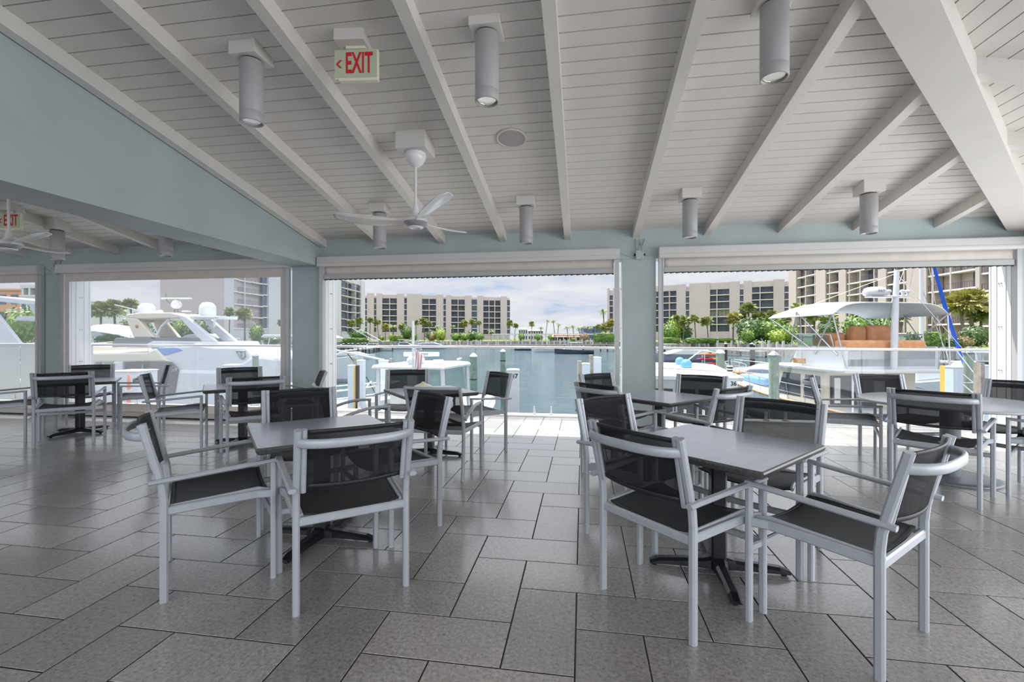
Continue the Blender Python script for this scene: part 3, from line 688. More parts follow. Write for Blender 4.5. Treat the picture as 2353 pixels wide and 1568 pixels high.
mb = MB(); mb.add([(-400, 7.9, WZ), (400, 7.9, WZ), (400, 600, WZ), (-400, 600, WZ)], [(0, 1, 2, 3)])
w_ = mb.build('water', M['water']); w_['kind'] = 'stuff'; w_['label'] = 'rippled blue-green harbour water between the docks and the far shore'; w_['category'] = 'water'
mb = MB(); mb.box((XL-1, DY, -2.4), (12, DY+.14, -.005)); mb.box((XL-1, DY-.4, -2.4), (12, DY, -.31)); struct(mb.build('trim_seawall_deck', M['stone']))
# shore polyline of camera-depth points (pixel x, depth)
SH = [(-1200, 60), (-260, 62), (150, 66), (330, 80), (520, 95), (700, 118), (800, 132), (960, 141), (1180, 146), (1420, 140), (1560, 118), (1720, 92), (1900, 70), (2250, 52), (3200, 30)]
sp = [P(x, HY, d) for x, d in SH]
LZ = 0.0   # lawn level
mb = MB(); a_ = [(p.x, p.y, -2.6) for p in sp]; b_ = [(p.x, p.y, LZ) for p in sp]
far = [VF * 420 + VR * ((x - CX) / FP * 420) for x, d in SH]
mb.add(a_ + b_, [(i, i+1, len(sp)+i+1, len(sp)+i) for i in range(len(sp)-1)], 1)
mb.add(b_ + [(p.x, p.y, LZ+.4) for p in far], [(i, i+1, len(sp)+i+1, len(sp)+i) for i in range(len(sp)-1)], 0)
o = mb.build('lawn', [M['grass'], M['stone']]); o['kind'] = 'structure'; o['label'] = 'far shore lawn above a low concrete seawall'
def shore(x, off=0.0):
    for (x0, d0), (x1, d1) in zip(SH, SH[1:]):
        if x0 <= x <= x1: return d0 + (d1-d0)*(x-x0)/(x1-x0) + off
    return 100
# ------------------------------------------------------------------ apartment buildings (facade given by its two ends)
class Fac:
    def __init__(s, xa, da, xb, db):
        s.A = P(xa, HY, da); s.B = P(xb, HY, db); s.u = (s.B - s.A).normalized(); s.n = Vector((s.u.y, -s.u.x, 0))
        s.rz = math.atan2(s.u.y, s.u.x)
    def uz(s, x, y):
        r = VF * FP + VR * (x - CX); den = r.x * s.n.x + r.y * s.n.y
        t = (s.A.x * s.n.x + s.A.y * s.n.y) / den; p = r * t
        return (p - Vector((s.A.x, s.A.y, 0))).dot(s.u), H + (HY - y) * t
def building(name, label, fac, segs, wallm, depth, base=0.0, group='apartment buildings across the water', rec=1.6):
    """segs: (kind, x0, x1, ytop, [slab ys]) in photo pixels; y read at x0"""
    t = thing(name, label, 'building', (fac.A.x, fac.A.y, base), fac.rz, group)
    wb = MB(); umin = 1e9; umax = -1e9; hmax = 0
    for sg in segs:
        k, x0, x1, yt = sg[:4]; u0, zt = fac.uz(x0, yt); u1, _ = fac.uz(x1, yt); zt -= base
        umin = min(umin, u0); umax = max(umax, u1); hmax = max(hmax, zt)
        if k == 'wall': wb.box((u0, -.35, -1), (u1, 1.0, zt))
        else:
            zs = [fac.uz(x0, y)[1] - base for y in sg[4]]
            wb.box((u0, 0, zs[0]), (u1, 1.0, zt))
            opts = sg[5] if len(sg) > 5 else {}
            rd = rec if k == 'bay' else .25
            nmul = max(1, round((u1-u0)/(3.0 if k == 'bay' else 9)))
            div = opts.get('div', [i/nmul for i in range(1, nmul)])
            for i in range(len(zs)-1):
                z1, z0 = zs[i], zs[i+1]; mbw = MB(); th = .28
                mbw.box((u0, rd, z0+th), (u1, rd+.1, z1), 3 if (i in opts.get('shut', [])) else 0)
                if k == 'bay':
                    for d_ in range(1, 2*nmul+1): xx = u0+(u1-u0)*d_/(2*nmul+1); mbw.box((xx-.06, rd-.05, z0+th), (xx+.06, rd, z1), 2)
                    for d_ in opts.get('solid', []): mbw.box((u0+(u1-u0)*d_[0], rd-.12, z0+th), (u0+(u1-u0)*d_[1], rd, z1), 1)
                else:
                    mbw.box((u0, rd-.05, (z0+z1)/2), (u1, rd, (z0+z1)/2+.12), 2)
                w1 = mbw.build('window', [M['winglass'], wallm, M['railm'], M['winbeige']], t)
                sb = MB(); sb.box((u0, -.12, z0), (u1, rd+.2, z0+th)); sb.build('balcony_slab' if k == 'bay' else 'sill', M['slab'], w1)
                if k == 'bay':
                    rb = MB(); rb.box((u0+.05, -.02, z0+1.30), (u1-.05, .03, z0+1.36)); nb = int((u1-u0)/.45)
                    for q in range(nb+1):
                        xx = u0+.06+(u1-u0-.12)*q/max(1, nb); rb.box((xx-.03, -.01, z0+th), (xx+.03, .02, z0+1.3))
                    rb.build('balcony_rail', M['railm'], w1)
            for d_ in div: xx = u0+(u1-u0)*d_; wb.box((xx-.16, -.15, zs[-1]), (xx+.16, rd+.1, zs[0]))
            wb.box((u0, 0.0, -1), (u1, 1.0, zs[-1]))
    wb.box((umin, rec+.1, -1), (umax, depth, hmax-1.0))
    wb.build('wall', [wallm], t)
    return t
FS = [685.3, 699, 712.5, 726.5, 739, 752.5, 765]
fb = Fac(836, 205, 1172, 216)
building('apartment_block', 'long pink apartment block with dark balcony stacks across the water in the middle opening', fb, [
 ('slot', 836, 843.5, 681, FS), ('wall', 843.5, 859.5, 674), ('slot', 859.5, 865, 681, FS), ('wall', 865, 878.5, 674.5), ('bay', 878.5, 912, 677.5, FS),
 ('wall', 912, 929, 675.5), ('slot', 929, 935, 682, FS), ('wall', 935, 970, 676), ('bay', 970, 1002, 679, [y+1.5 for y in FS]), ('wall', 1002, 1019, 677.5),
 ('slot', 1019, 1024.5, 684, [y+2 for y in FS]), ('wall', 1024.5, 1037, 678.5), ('bay', 1037, 1068, 681, [y+3 for y in FS]), ('wall', 1068, 1083.5, 679.5),
 ('slot', 1083.5, 1096, 686, [y+3.5 for y in FS]), ('wall', 1096, 1110.5, 680), ('bay', 1110.5, 1150, 683, [y+5 for y in FS]), ('wall', 1150, 1165, 681.5), ('slot', 1165, 1172, 688, [y+5 for y in FS])], M['pinkwall'], 14)
fa = Fac(512, 103, 836, 178)
building('apartment_tower', 'white apartment tower left, window grid behind the yacht and blank pink end wall', fa, [
 ('wall', 512, 534, 560), ('slot', 534, 546, 552, [613, 642, 671, 700, 729, 757]), ('bay', 546, 577, 552, [616, 645, 673, 701, 729, 757]), ('bay', 579, 604, 556, [625, 650, 677, 704, 731, 757]),
 ('slot', 605, 615, 560, [628, 654, 679, 705, 731, 757]), ('wall', 615, 643, 566), ('bay', 643, 664, 575, [635, 660, 684, 709, 733, 757]), ('wall', 664, 782, 580), ('slot', 785, 796, 636, [644, 662, 680, 698, 716, 734, 752, 764]),
 ('bay', 796, 808, 637, [647, 664, 682, 700, 718, 736, 754, 766]), ('bay', 810, 824, 640, [651, 668, 685, 702, 719, 736, 754, 766]), ('slot', 824.5, 828, 643, [656, 672, 688, 704, 720, 736, 754, 766]), ('wall', 828, 837, 645)], M['whitewall'], 10)
t = bpy.data.objects['apartment_tower']
e0 = P(368, HY, 100); e1 = fa.A
mb = MB(); loc = t.matrix_basis.inverted() if False else None
inv = (Matrix.Translation((fa.A.x, fa.A.y, 0)) @ Matrix.Rotation(fa.rz, 4, 'Z')).inverted()
q0 = inv @ Vector((e0.x, e0.y, 0)); q1 = Vector((0, -.35, 0)); bk = (inv.to_3x3() @ (VF * 18))
mb.add([(q0.x,q0.y,-1),(q1.x,q1.y,-1),(q1.x+bk.x,q1.y+bk.y,-1),(q0.x+bk.x,q0.y+bk.y,-1),(q0.x,q0.y,24),(q1.x,q1.y,24),(q1.x+bk.x,q1.y+bk.y,24),(q0.x+bk.x,q0.y+bk.y,24)], [(0,1,5,4),(1,2,6,5),(2,3,7,6),(3,0,4,7),(4,5,6,7)])
o = mb.build('end_wall', M['pinkwall'], t); o['label'] = 'blank pink end wall'
fc = Fac(1396, 205, 1813, 170)
F3 = [672, 685.3, 699.5, 715.5, 732, 748.5, 765]
def f3(k): return [775-(775-y)*k for y in F3]
building('apartment_block', 'pink apartment block across the lawn behind palms in the right opening', fc, [
 ('wall', 1396, 1401, 663), ('slot', 1401, 1409, 668, f3(.93)), ('wall', 1409, 1470, 662), ('bay', 1475, 1554.5, 659.5, f3(1.0)), ('wall', 1554.5, 1576, 654.5), ('slot', 1576, 1584, 666, f3(1.02)), ('wall', 1584, 1631.5, 652.5), ('bay', 1631.5, 1676, 651, f3(1.06), {'shut': [3], 'div': [.36]}),
 ('wall', 1676, 1700, 648), ('slot', 1700, 1708.5, 661, f3(1.06)), ('wall', 1708.5, 1728, 646.5), ('bay', 1728, 1777, 648, f3(1.115), {'div': [.38]}), ('wall', 1777, 1802.5, 643), ('slot', 1802.5, 1813, 656, f3(1.13))], M['pinkwall'], 14)
fe = Fac(1815, 136, 2300, 72)
def fl(y0, dy, n): return [y0 + dy*i for i in range(n)]
building('apartment_tower', 'tall peach apartment tower with many balconies behind the trawler', fe, [
 ('wall', 1815, 1832, 560), ('bay', 1833, 1876, 560, fl(597, 22, 9), {'div': [.47, .94], 'solid': [(.05, .4)]}), ('wall', 1877, 1900, 552), ('bay', 1900, 1930, 552, fl(582, 24, 9), {'div': [.25], 'solid': [(.55, .95)]}), ('wall', 1930, 1947, 545),
 ('bay', 1947, 2021, 545, fl(577, 26, 8), {'div': [.08, .44, .86], 'solid': [(.1, .25)]}), ('wall', 2021, 2040, 535), ('bay', 2040, 2086, 535, fl(573, 28, 8), {'div': [.38, .85]}), ('wall', 2087, 2133, 520),
 ('bay', 2133, 2245, 500, fl(527, 37, 8), {'div': [.11, .12, .5], 'solid': [(.16, .36), (.53, .75)]}), ('wall', 2246, 2256, 490), ('bay', 2256, 2300, 490, fl(512, 40, 8), {'solid': [(.3, .7)]})], M['peach'], 10)
def house(name, label, x0, x1, yt, yb, d, wm, roofm, floors=2, overhang=.5, rh=.8, wins=5, depth=9, flat=False):
    w = (x1-x0)/FP*d; p = P((x0+x1)/2, HY, d); zt = H+(HY-yt)/FP*d; z0 = min(LZ, H+(HY-yb)/FP*d)
    t = thing(name, label, 'building', (p.x, p.y, z0), YAW, 'low buildings on the far shore'); h = zt-z0
    mb = MB(); mb.box((-w/2, 0, 0), (w/2, depth, h-(0 if flat else rh*.5))); mb.build('wall', wm, t)
    mb = MB(); o_ = overhang; hh = h-rh
    if flat: mb.box((-w/2-o_, -o_, h-.35), (w/2+o_, depth+o_, h))
    else: mb.add([(-w/2-o_,-o_,hh),(w/2+o_,-o_,hh),(w/2+o_,depth+o_,hh),(-w/2-o_,depth+o_,hh),(-w/2+w*.12,depth*.45,h),(w/2-w*.12,depth*.45,h),(-w/2-o_,-o_,hh-.15),(w/2+o_,-o_,hh-.15)], [(0,1,5,4),(1,2,5),(2,3,4,5),(3,0,4),(6,7,1,0)])
    mb.build('roof', roofm, t)
    fh = hh/floors
    for f in range(floors):
        for i in range(wins):
            cx = -w/2+w*(i+.5)/wins; mb = MB(); mb.box((cx-w/wins*.3, -.06, f*fh+fh*.28), (cx+w/wins*.3, .02, f*fh+fh*.85)); mb.build('window', M['winglass'], t)
    return t
house('white_house', 'white two-storey house beside the palms right of the pink block', 1192, 1212, 753, 777, 175, M['whitewall'], M['boat'], 2, .2, .8, 4)
house('white_house', 'white two-storey house behind the central palms, farther right of the two', 1214, 1248, 757, 778, 188, M['whitewall'], M['boat'], 2, .6, .6, 6)
house('pavilion', 'low pavilion with terracotta roof and blue walls behind the docks', 1272, 1332, 767, 779, 165, M['bluewall'], M['roofor'], 1, 1.2, 1.2, 5)
house('blue_house', 'blue-grey two-storey house beside the coconut palm', 1341, 1394, 749, 778, 185, M['bluewall'], M['whitewall'], 2, .3, .5, 6, flat=True)
house('orange_building', 'orange stucco building at the far left edge behind a boat arch', -60, 47, 664, 770, 90, M['orwall'], M['orwall'], 3, .3, .6, 4, flat=True)
house('grey_building', 'grey building with an open rooftop frame at the left edge', 47, 92, 678, 770, 88, M['whitewall'], M['whitewall'], 3, .1, .4, 3, flat=True)
t = bpy.data.objects['grey_building']; mb = MB(); w = 45/FP*88; h0 = (775-678)/FP*88 + H
for xx in (-w/2+.2, -.4, w/2-.6): mb.box((xx, 0, h0), (xx+.4, 2, h0+1.8))
mb.box((-w/2, -.1, h0+1.3), (w/2, 2.1, h0+1.9)); mb.build('rooftop_frame', M['whitewall'], t)
house('pale_building', 'pale flat-roofed building behind the palms in the lowered screen', 200, 262, 692, 770, 130, M['whitewall'], M['whitewall'], 2, .2, .4, 4, flat=True)
mb = MB()
c0, c1 = P(1130, HY, 152), P(1420, HY, 150)
for (p0, p1, z0, z1) in ((c0, c1, 2.1, 2.45),):
    mb.add([(p0.x,p0.y,z0),(p1.x,p1.y,z0),(p1.x,p1.y,z1),(p0.x,p0.y,z1),(p0.x,p0.y+4,z0),(p1.x,p1.y+4,z0),(p1.x,p1.y+4,z1),(p0.x,p0.y+4,z1)], [(0,1,2,3),(3,2,6,7),(0,4,5,1),(4,7,6,5)])
for k in range(22):
    p = c0.lerp(c1, k/21); mb.box((p.x-.12, p.y+.2, LZ), (p.x+.12, p.y+.44, 2.1))
tag(mb.build('carport', M['whitewall']), 'long low white carport roof on posts behind the middle dock', 'carport')
# ------------------------------------------------------------------ trees and hedges
def fanpalm_crown(seed, rad=1.0, n=64):
    rng = random.Random(seed); mb = MB()
    for k in range(n):
        el_ = math.asin(min(1, max(-1, rng.uniform(-.75, 1.0)))); az = rng.uniform(0, 2*math.pi)
        dr = Vector((math.cos(el_)*math.cos(az), math.cos(el_)*math.sin(az), math.sin(el_)))
        c = dr * rad * rng.uniform(.42, .60); sd = dr.cross(Vector((0, 0, 1)))
        if sd.length < .1: sd = Vector((1, 0, 0))
        sd.normalize(); up = sd.cross(dr).normalized(); L = rad*rng.uniform(.40, .56); nseg = 9
        vs = [c - dr*rad*.04]; fs = []
        for q in range(nseg):
            a = R(-105 + 210*q/(nseg-1)); ln = L*(1-.25*abs(q-4)/4)
            tip = c + (dr*math.cos(a) + sd*math.sin(a))*ln - Vector((0, 0, 1))*ln*.22*abs(math.cos(a))*rng.uniform(.5, 1.3) + up*.03*(q % 2)
            lft = c + (dr*math.cos(a-R(11)) + sd*math.sin(a-R(11)))*ln*.62 + up*.05*rad; rgt = c + (dr*math.cos(a+R(11)) + sd*math.sin(a+R(11)))*ln*.62 - up*.05*rad
            i = len(vs); vs += [lft, tip, rgt]; fs += [(0, i, i+1), (0, i+1, i+2)]
        mb.add(vs, fs, 0)
        mb.tube([Vector((0, 0, 0)), c], [.03*rad, .012*rad], 3, 0)
    return mb
def coco_crown(seed, rad=1.0, n=20):
    rng = random.Random(seed); mb = MB()
    for k in range(n):
        az = 2*math.pi*k/n + rng.uniform(-.2, .2); el0 = rng.uniform(-.1, 1.25); L = rad*rng.uniform(.85, 1.1); pts = []; p = Vector((0, 0, 0)); e_ = el0
        for q in range(9):
            pts.append(p.copy()); e_ -= .20 + .05*q*.6; st_ = L/8; p = p + Vector((math.cos(e_)*math.cos(az), math.cos(e_)*math.sin(az), math.sin(e_)))*st_
        mb.tube(pts, [.02*rad*(1-q/9) for q in range(9)], 3, 0); sd = Vector((-math.sin(az), math.cos(az), 0))
        for q in range(1, 9):
            for s_ in (-1, 1):
                for h_ in (0, .5):
                    a = pts[q-1].lerp(pts[q], h_); ln = rad*.26*math.sin(math.pi*min(1, (q+h_)/9.5+.12))
                    tip = a + sd*s_*ln*.8 + (pts[q]-pts[q-1]).normalized()*ln*.5 - Vector((0, 0, ln*.55)); w_2 = (pts[q]-pts[q-1])*.28
                    mb.add([a, a+w_2, tip], [(0, 1, 2)], 0)
    return mb
crowns = {}
def crown_mesh(kind, v):
    k = (kind, v)
    if k not in crowns: crowns[k] = (fanpalm_crown(v*7+1) if kind != 'coco' else coco_crown(v*5+2))
    return crowns[k]
cache = {}
def palm(kind, x, yt, d, label, group, crown_px, lean=0.0, base=None, v=0):
    """x, yt: pixel of the crown top; crown_px: crown width in pixels"""
    rad = crown_px/2/FP*d; ztop = H+(HY-yt)/FP*d; p = P(x, HY, d); base = LZ if base is None else base
    t = thing('coconut_palm' if kind == 'coco' else 'fan_palm', label, 'palm tree', (p.x - lean*VR.x, p.y - lean*VR.y, base), YAW, group)
    hc = max(1.2, ztop-base-rad*(.9 if kind != 'coco' else .75))
    key = ('c', kind, v % 3)
    if key not in cache:
        cache[key] = crown_mesh(kind, v % 3).build('crown', M[{'fan': 'palm', 'fany': 'palmy', 'coco': 'coco'}[kind]], t); c = cache[key]
    else: c = cache[key].copy(); COL.objects.link(c); c.parent = t
    c.location = (lean, 0, hc); c.scale = (rad, rad, rad*.95); c.rotation_euler = (0, 0, v*1.3)
    mb = MB(); mb.tube([(0,0,-.3),(lean*.25,0,hc*.35),(lean*.65,0,hc*.7),(lean,0,hc)], [max(.12, rad*.12), max(.10, rad*.085), rad*.08, rad*.10], 8); mb.build('trunk', M['trunk'], t)
    return t
def bush_mesh(seed, n=520, flat=False):
    rng = random.Random(seed); mb = MB()
    for k in range(n):
        while True:
            q = Vector((rng.uniform(-1, 1), rng.uniform(-1, 1), rng.uniform(-1, 1)))
            if .05 < q.length < 1: break
        q.normalize()
        if flat: m_ = max(abs(q.x), abs(q.y), abs(q.z)); c = q/m_*rng.uniform(.85, 1.0); c = Vector((c.x, c.y, c.z))
        else: c = q*rng.uniform(.66, 1.0)*(1+.16*math.sin(5*q.x+seed)*math.sin(4*q.z+seed*2))
        a = Vector((rng.uniform(-1, 1), rng.uniform(-1, 1), rng.uniform(-1, 1))).normalized(); b = (q+a*.7).normalized().cross(a).normalized(); a = b.cross((q+a*.5).normalized()).normalized()
        s_ = rng.uniform(.07, .14)
        mb.add([c-a*s_, c+b*s_*.6, c+a*s_, c-b*s_*.6], [(0, 1, 2, 3)], 0)
    return mb
def core(mb, s=.72, box=False):
    if box: mb.box((-.86,-.86,-.9),(.86,.86,.86)); return mb
    mb.lathe([(.001,-s),(s*.6,-s*.8),(s*.95,-s*.3),(s*.95,s*.3),(s*.6,s*.8),(.001,s)], (0,0,0), 12); return mb
def bush(x0, x1, yt, yb, d, m, label, group='bushes on the far shore', name='bush', flat=False, depth=None, seed=0, base=None):
    w = (x1-x0)/2/FP*d; base = LZ if base is None else base; zt = H+(HY-yt)/FP*d; zb = base-.15
    p = P((x0+x1)/2, HY, d); hz = max(.3, (zt-zb)/2)
    key = ('b', m, flat, seed % 3)
    if key not in cache: cache[key] = core(bush_mesh(seed % 3 + (10 if flat else 0), 900 if flat else 620, flat), box=flat).build(name, M[m]); o = cache[key]
    else: o = cache[key].copy(); o.name = name; COL.objects.link(o)
    o.location = (p.x, p.y, zb+hz); o.scale = (w, depth or max(hz, w*.5), hz); o.rotation_euler = (0, 0, YAW)
    return tag(o, label, 'hedge' if flat else 'bush', group)
nth = ['first', 'second', 'third', 'fourth', 'fifth', 'sixth', 'seventh', 'eighth', 'ninth', 'tenth', 'eleventh', 'twelfth', 'thirteenth', 'fourteenth', 'fifteenth', 'sixteenth', 'seventeenth', 'eighteenth', 'nineteenth', 'twentieth', 'twenty-first', 'twenty-second', 'twenty-third', 'twenty-fourth', 'twenty-fifth', 'twenty-sixth', 'twenty-seventh', 'twenty-eighth', 'twenty-ninth', 'thirtieth']
# middle opening, left to right: kind, x, ytop, depth, crown px
pm = [('fan',808,734,150,22),('fan',826,729,152,24),('fan',851,728,160,20),('fan',867,731,160,20),('fany',886,742,155,22),('coco',903,739,158,30),('fan',925,742,158,22),('fan',956,735,165,18),('fan',972,729,166,24),('fan',987,738,166,16),('coco',1004,742,170,20),('coco',1040,742,172,20),('fan',1067,733,168,24),('fan',1085,732,170,20),('fan',1101,736,170,16),('coco',1128,752,165,28),('fan',1172,735,165,20),('fan',1185,742,166,16)]
for i, (k, x, y, d, c) in enumerate(pm):
    palm(k, x, y, d, '%s palm from the left along the lawn before the long pink block' % nth[i], 'palms before the long pink block', c, lean=random.uniform(-.6, .6), v=i)
pc_ = [('fan',1222,738,158,17),('coco',1243,746,160,20),('coco',1258,731,162,18),('coco',1271,730,162,20),('coco',1284,738,163,20),('coco',1303,745,163,22),('coco',1316,742,163,20),('coco',1330,746,158,24),('coco',1344,745,158,22),('coco',1357,745,158,22),('coco',1386,702,150,34),('fany',1393,738,140,30),('fany',1404,732,140,24),('fan',1376,744,145,18)]
for i, (k, x, y, d, c) in enumerate(pc_):
    palm(k, x, y, d, '%s palm from the left in the far cluster right of the pink block' % nth[i], 'palms on the far point', c, lean=random.uniform(-.8, .8), v=i+1)
pr = [('fan',1555,722,112,20,0),('fan',1574,723,110,32,.5),('fan',1596,722,110,28,-.3),('fan',1624,725,110,32,-.4),('fany',1686,714,96,42,.2),('fany',1703,718,97,34,.6),('fan',1719,692,96,42,-.5),('fan',1746,713,95,38,-1.6),('fan',1772,711,95,36,.3),('fan',1785,714,96,38,-.4),('fan',1804,722,97,30,0),('fan',1836,694,95,40,-.6),('fan',1872,703,90,50,.2),('fan',1906,720,88,44,0),('fan',2066,704,84,50,.5),('coco',2150,686,80,56,.8),('fany',2208,664,66,74,-.4),('fany',2236,660,66,84,.3),('fan',2255,700,66,60,.2)]
for i, (k, x, y, d, c, l) in enumerate(pr):
    palm(k, x, y, d, '%s palm from the left among those seen in the right opening' % nth[i], 'palms in the right opening', c, lean=l, v=i+2)
pl = [('fan',232,690,84,50),('fan',262,686,86,56),('fan',300,683,80,40),('fan',470,708,82,34),('fan',528,705,88,28),('fan',562,704,88,42),('fan',650,730,100,26)]
for i, (k, x, y, d, c) in enumerate(pl):
    palm(k, x, y, d, '%s palm from the left seen through the lowered screen' % nth[i], 'palms behind the lowered screen', c, lean=random.uniform(-.4, .4), v=i)
bm_ = [(1010,1025,755,784,146,'bushy'),(1052,1082,763,783,146,'bush'),(893,903,765,783,142,'bushy'),(868,885,770,786,140,'bush'),(944,960,764,786,144,'bush'),(985,1000,763,782,146,'bushr'),(999,1024,754,783,147,'bushy'),(1035,1060,764,783,146,'bush'),(1090,1114,764,784,147,'bush'),(1226,1244,767,782,148,'bush'),(1258,1270,768,780,148,'bush'),(1310,1326,776,784,146,'bush'),(1331,1354,764,788,138,'bushr'),(1380,1394,760,770,150,'bushy'),(1190,1206,764,780,150,'bush'),(800,850,756,786,134,'bushd'),(920,950,748,786,150,'bushd'),(1060,1110,760,784,152,'bushd'),(975,1010,758,784,152,'bushd')]
for i, (x0, x1, yt, yb, d, m) in enumerate(sorted(bm_)):
    bush(x0, x1, yt, yb, d, m, '%s bush from the left along the far lawn in the middle opening' % nth[i], 'bushes along the far lawn', seed=i)
br_ = [(1518,1556,738,786,108,'bush'),(1535,1575,722,760,114,'bushy'),(1560,1590,745,790,112,'bushd'),(1688,1770,726,792,92,'bushd'),(1700,1735,752,792,88,'bush'),(1738,1812,728,792,90,'bush'),(1765,1815,755,790,84,'bushy'),(1790,1835,745,790,84,'bush'),(1880,1920,735,790,80,'bushd'),(1940,2000,718,795,76,'bush'),(2000,2050,720,795,76,'bush'),(2180,2240,772,806,56,'bushr'),(2210,2275,745,806,60,'bushd')]
for i, (x0, x1, yt, yb, d, m) in enumerate(sorted(br_)):
    bush(x0, x1, yt, yb, d, m, '%s bush from the left on the shore in the right opening' % nth[i], 'bushes in the right opening', seed=i)
bl_ = [(283,348,722,778,64,'bush'),(418,484,728,786,62,'bushd'),(395,450,722,760,64,'bush'),(575,605,742,775,84,'bush'),(600,650,772,790,80,'bushd'),(20,84,702,735,70,'bush'),(212,300,745,780,68,'bushd')]
for i, (x0, x1, yt, yb, d, m) in enumerate(sorted(bl_)):
    bush(x0, x1, yt, yb, d, m, '%s bush from the left seen through the lowered screens' % nth[i], 'bushes behind the lowered screens', seed=i)
hd = [(787,850,777,784,130,'bush','clipped green hedge at the foot of the white tower'),(900,926,771,784,142,'bush','square clipped green hedge left of the tall boat pole'),(1364,1412,766,784,132,'bush','clipped green hedge at the right of the middle opening'),(1518,1562,776,789,104,'bush','clipped green hedge at the left of the right opening'),(1574,1690,777,789,104,'bush','long clipped hedge before the pink block in the right opening'),(2096,2158,763,806,52,'bush','tall clipped green hedge right of the trawler mast'),(2158,2195,778,806,52,'bushd','low clipped green hedge beside the tall one')]
for i, (x0, x1, yt, yb, d, m, lb) in enumerate(hd): bush(x0, x1, yt, yb, d, m, lb, 'clipped hedges on the far shore', 'hedge', True, 1.2, i)
# ------------------------------------------------------------------ boats, docks and pilings
def C3(X, d, z=0.0): return VR * X + VF * d + Vector((0, 0, z))
def boat(name, label, X, d, h, cat='boat', group=None):
    return thing(name, label, cat, C3(X, d, WZ), YAW + R(h) - math.pi/2, group)
def hull(t, y0, y1, beam, zs, zb, m='boat', deck='boat', rail=None, n=14, draft=.35, name='hull', stern_w=.88, flare=.82):
    L = y1-y0; rs = []; dk = []
    for i in range(n+1):
        u = i/n; y = y0+L*u; b = beam/2*(stern_w+(1-stern_w)*min(1, u*2.2))*math.sqrt(max(0.0004, 1-max(0, (u-.42)/.58)**2.2)); z = zs+(zb-zs)*u**2.2
        yy = y + (z-.2)*.12*max(0, u-.5)
        rs.append([(-b, yy, z), (-b*flare, y, .25), (-b*flare*.55, y, -draft), (b*flare*.55, y, -draft), (b*flare, y, .25), (b, yy, z)])
        dk.append((b*.96, yy, z-.06))
    mb = MB(); mb.rings(rs, 0, sm=False)
    o = mb.build(name, M[m], t)
    mb = MB(); k = len(dk); mb.add([(-b, y, z) for b, y, z in dk]+[(b, y, z) for b, y, z in dk], [(i, i+1, k+i+1, k+i) for i in range(k-1)]); mb.build('deck', M[deck], t)
    if rail:
        for s_ in (-1, 1):
            mb = MB(); mb.tube([(s_*r[5][0], r[5][1], r[5][2]+.02) for r in rs], .045, 6); mb.build('rub_rail', M[rail], t)
    return rs
def railing(t, pts, h, every, r=.014, m='steel', name='guard_rail', mid=False, lean=0.0):
    top = [Vector(p)+Vector((0, lean, h)) for p in pts]; mb = MB(); mb.tube(top, r, 6)
    if mid: mb.tube([Vector(p)+Vector((0, lean*.5, h*.5)) for p in pts], r*.7, 5)
    for i in range(0, len(pts), every): mb.tube([Vector(pts[i]), top[i]], r*.8, 5)
    return mb.build(name, M[m], t)
def bar(t, name, m, *segs, r=.02):
    for s_ in segs: mb = MB(); mb.tube(list(s_), r, 7); o = mb.build(name, M[m], t)
    return o
def pbox(t, name, m, a, b, bev=.03):
    mb = MB(); mb.box(a, b); return mb.build(name, M[m], t, bevel=bev)
# ---- trawler in the right opening (root at the aft bulkhead of the house, y forward)
t = boat('trawler_yacht', 'white trawler yacht with tan covered flybridge seats and white bimini in the right opening', 11.88, 15.1, 94)
rs = hull(t, -3.5, 8.05, 3.9, .95, 1.55, rail='teak')
for s_ in (-1, 1): railing(t, [(s_*abs(r[5][0])*.96, r[5][1], r[5][2]) for r in rs[4:]], .62, 1, .016, mid=True, lean=.12)
pp = [(.45*math.cos(a), 8.0+.75*math.sin(a), 1.95+.12*math.sin(a)) for a in [R(-10+20*k) for k in range(11)]]
bar(t, 'bow_pulpit', 'steel', pp, [(p[0], p[1], p[2]-.32) for p in pp], *[[p, (p[0]*.8, p[1]-.15, 1.5)] for p in pp[::2]], r=.018)
pbox(t, 'bow_cover', 'bluecover', (-.9, 4.2, 1.25), (.9, 6.3, 1.62), .12); pbox(t, 'anchor_platform', 'teak', (-.25, 7.4, 1.52), (.25, 8.5, 1.6), .02)
mb = MB(); mb.prism([(0, .7), (3.1, .7), (2.35, 2.2), (0, 2.2)], -1.58, 1.58); mb.build('deckhouse', M['cream'], t, bevel=.05)
for k, (y0, y1) in enumerate(((.25, 1.05), (1.2, 2.2))):
    for s_ in (-1, 1):
        mb = MB(); sl = .25 if k else 0; mb.prism([(y0, 1.2), (y1+sl, 1.2), (y1-.1, 2.02), (y0, 2.02)], s_*1.585, s_*1.60); mb.build('side_window', M['dkglass'], t, bevel=.04)
for x0, x1, z0, z1 in ((-1.40, -.78, 1.12, 2.0), (-.66, .02, .75, 2.05), (.45, 1.05, 1.25, 1.95)):
    mb = MB(); mb.box((x0-.05, -.03, z0-.05), (x1+.05, -.005, z1+.05)); f = mb.build('aft_window', M['black' if x0 < 0 else 'cream'], t, bevel=.03)
    mb = MB(); mb.box((x0, -.04, z0), (x1, -.03, z1)); mb.build('pane', M['dkglass'], f)
mb = MB(); mb.box((-1.33, -.045, 1.15), (-1.12, -.04, 1.98)); mb.build('curtain', M['canvas'], t)
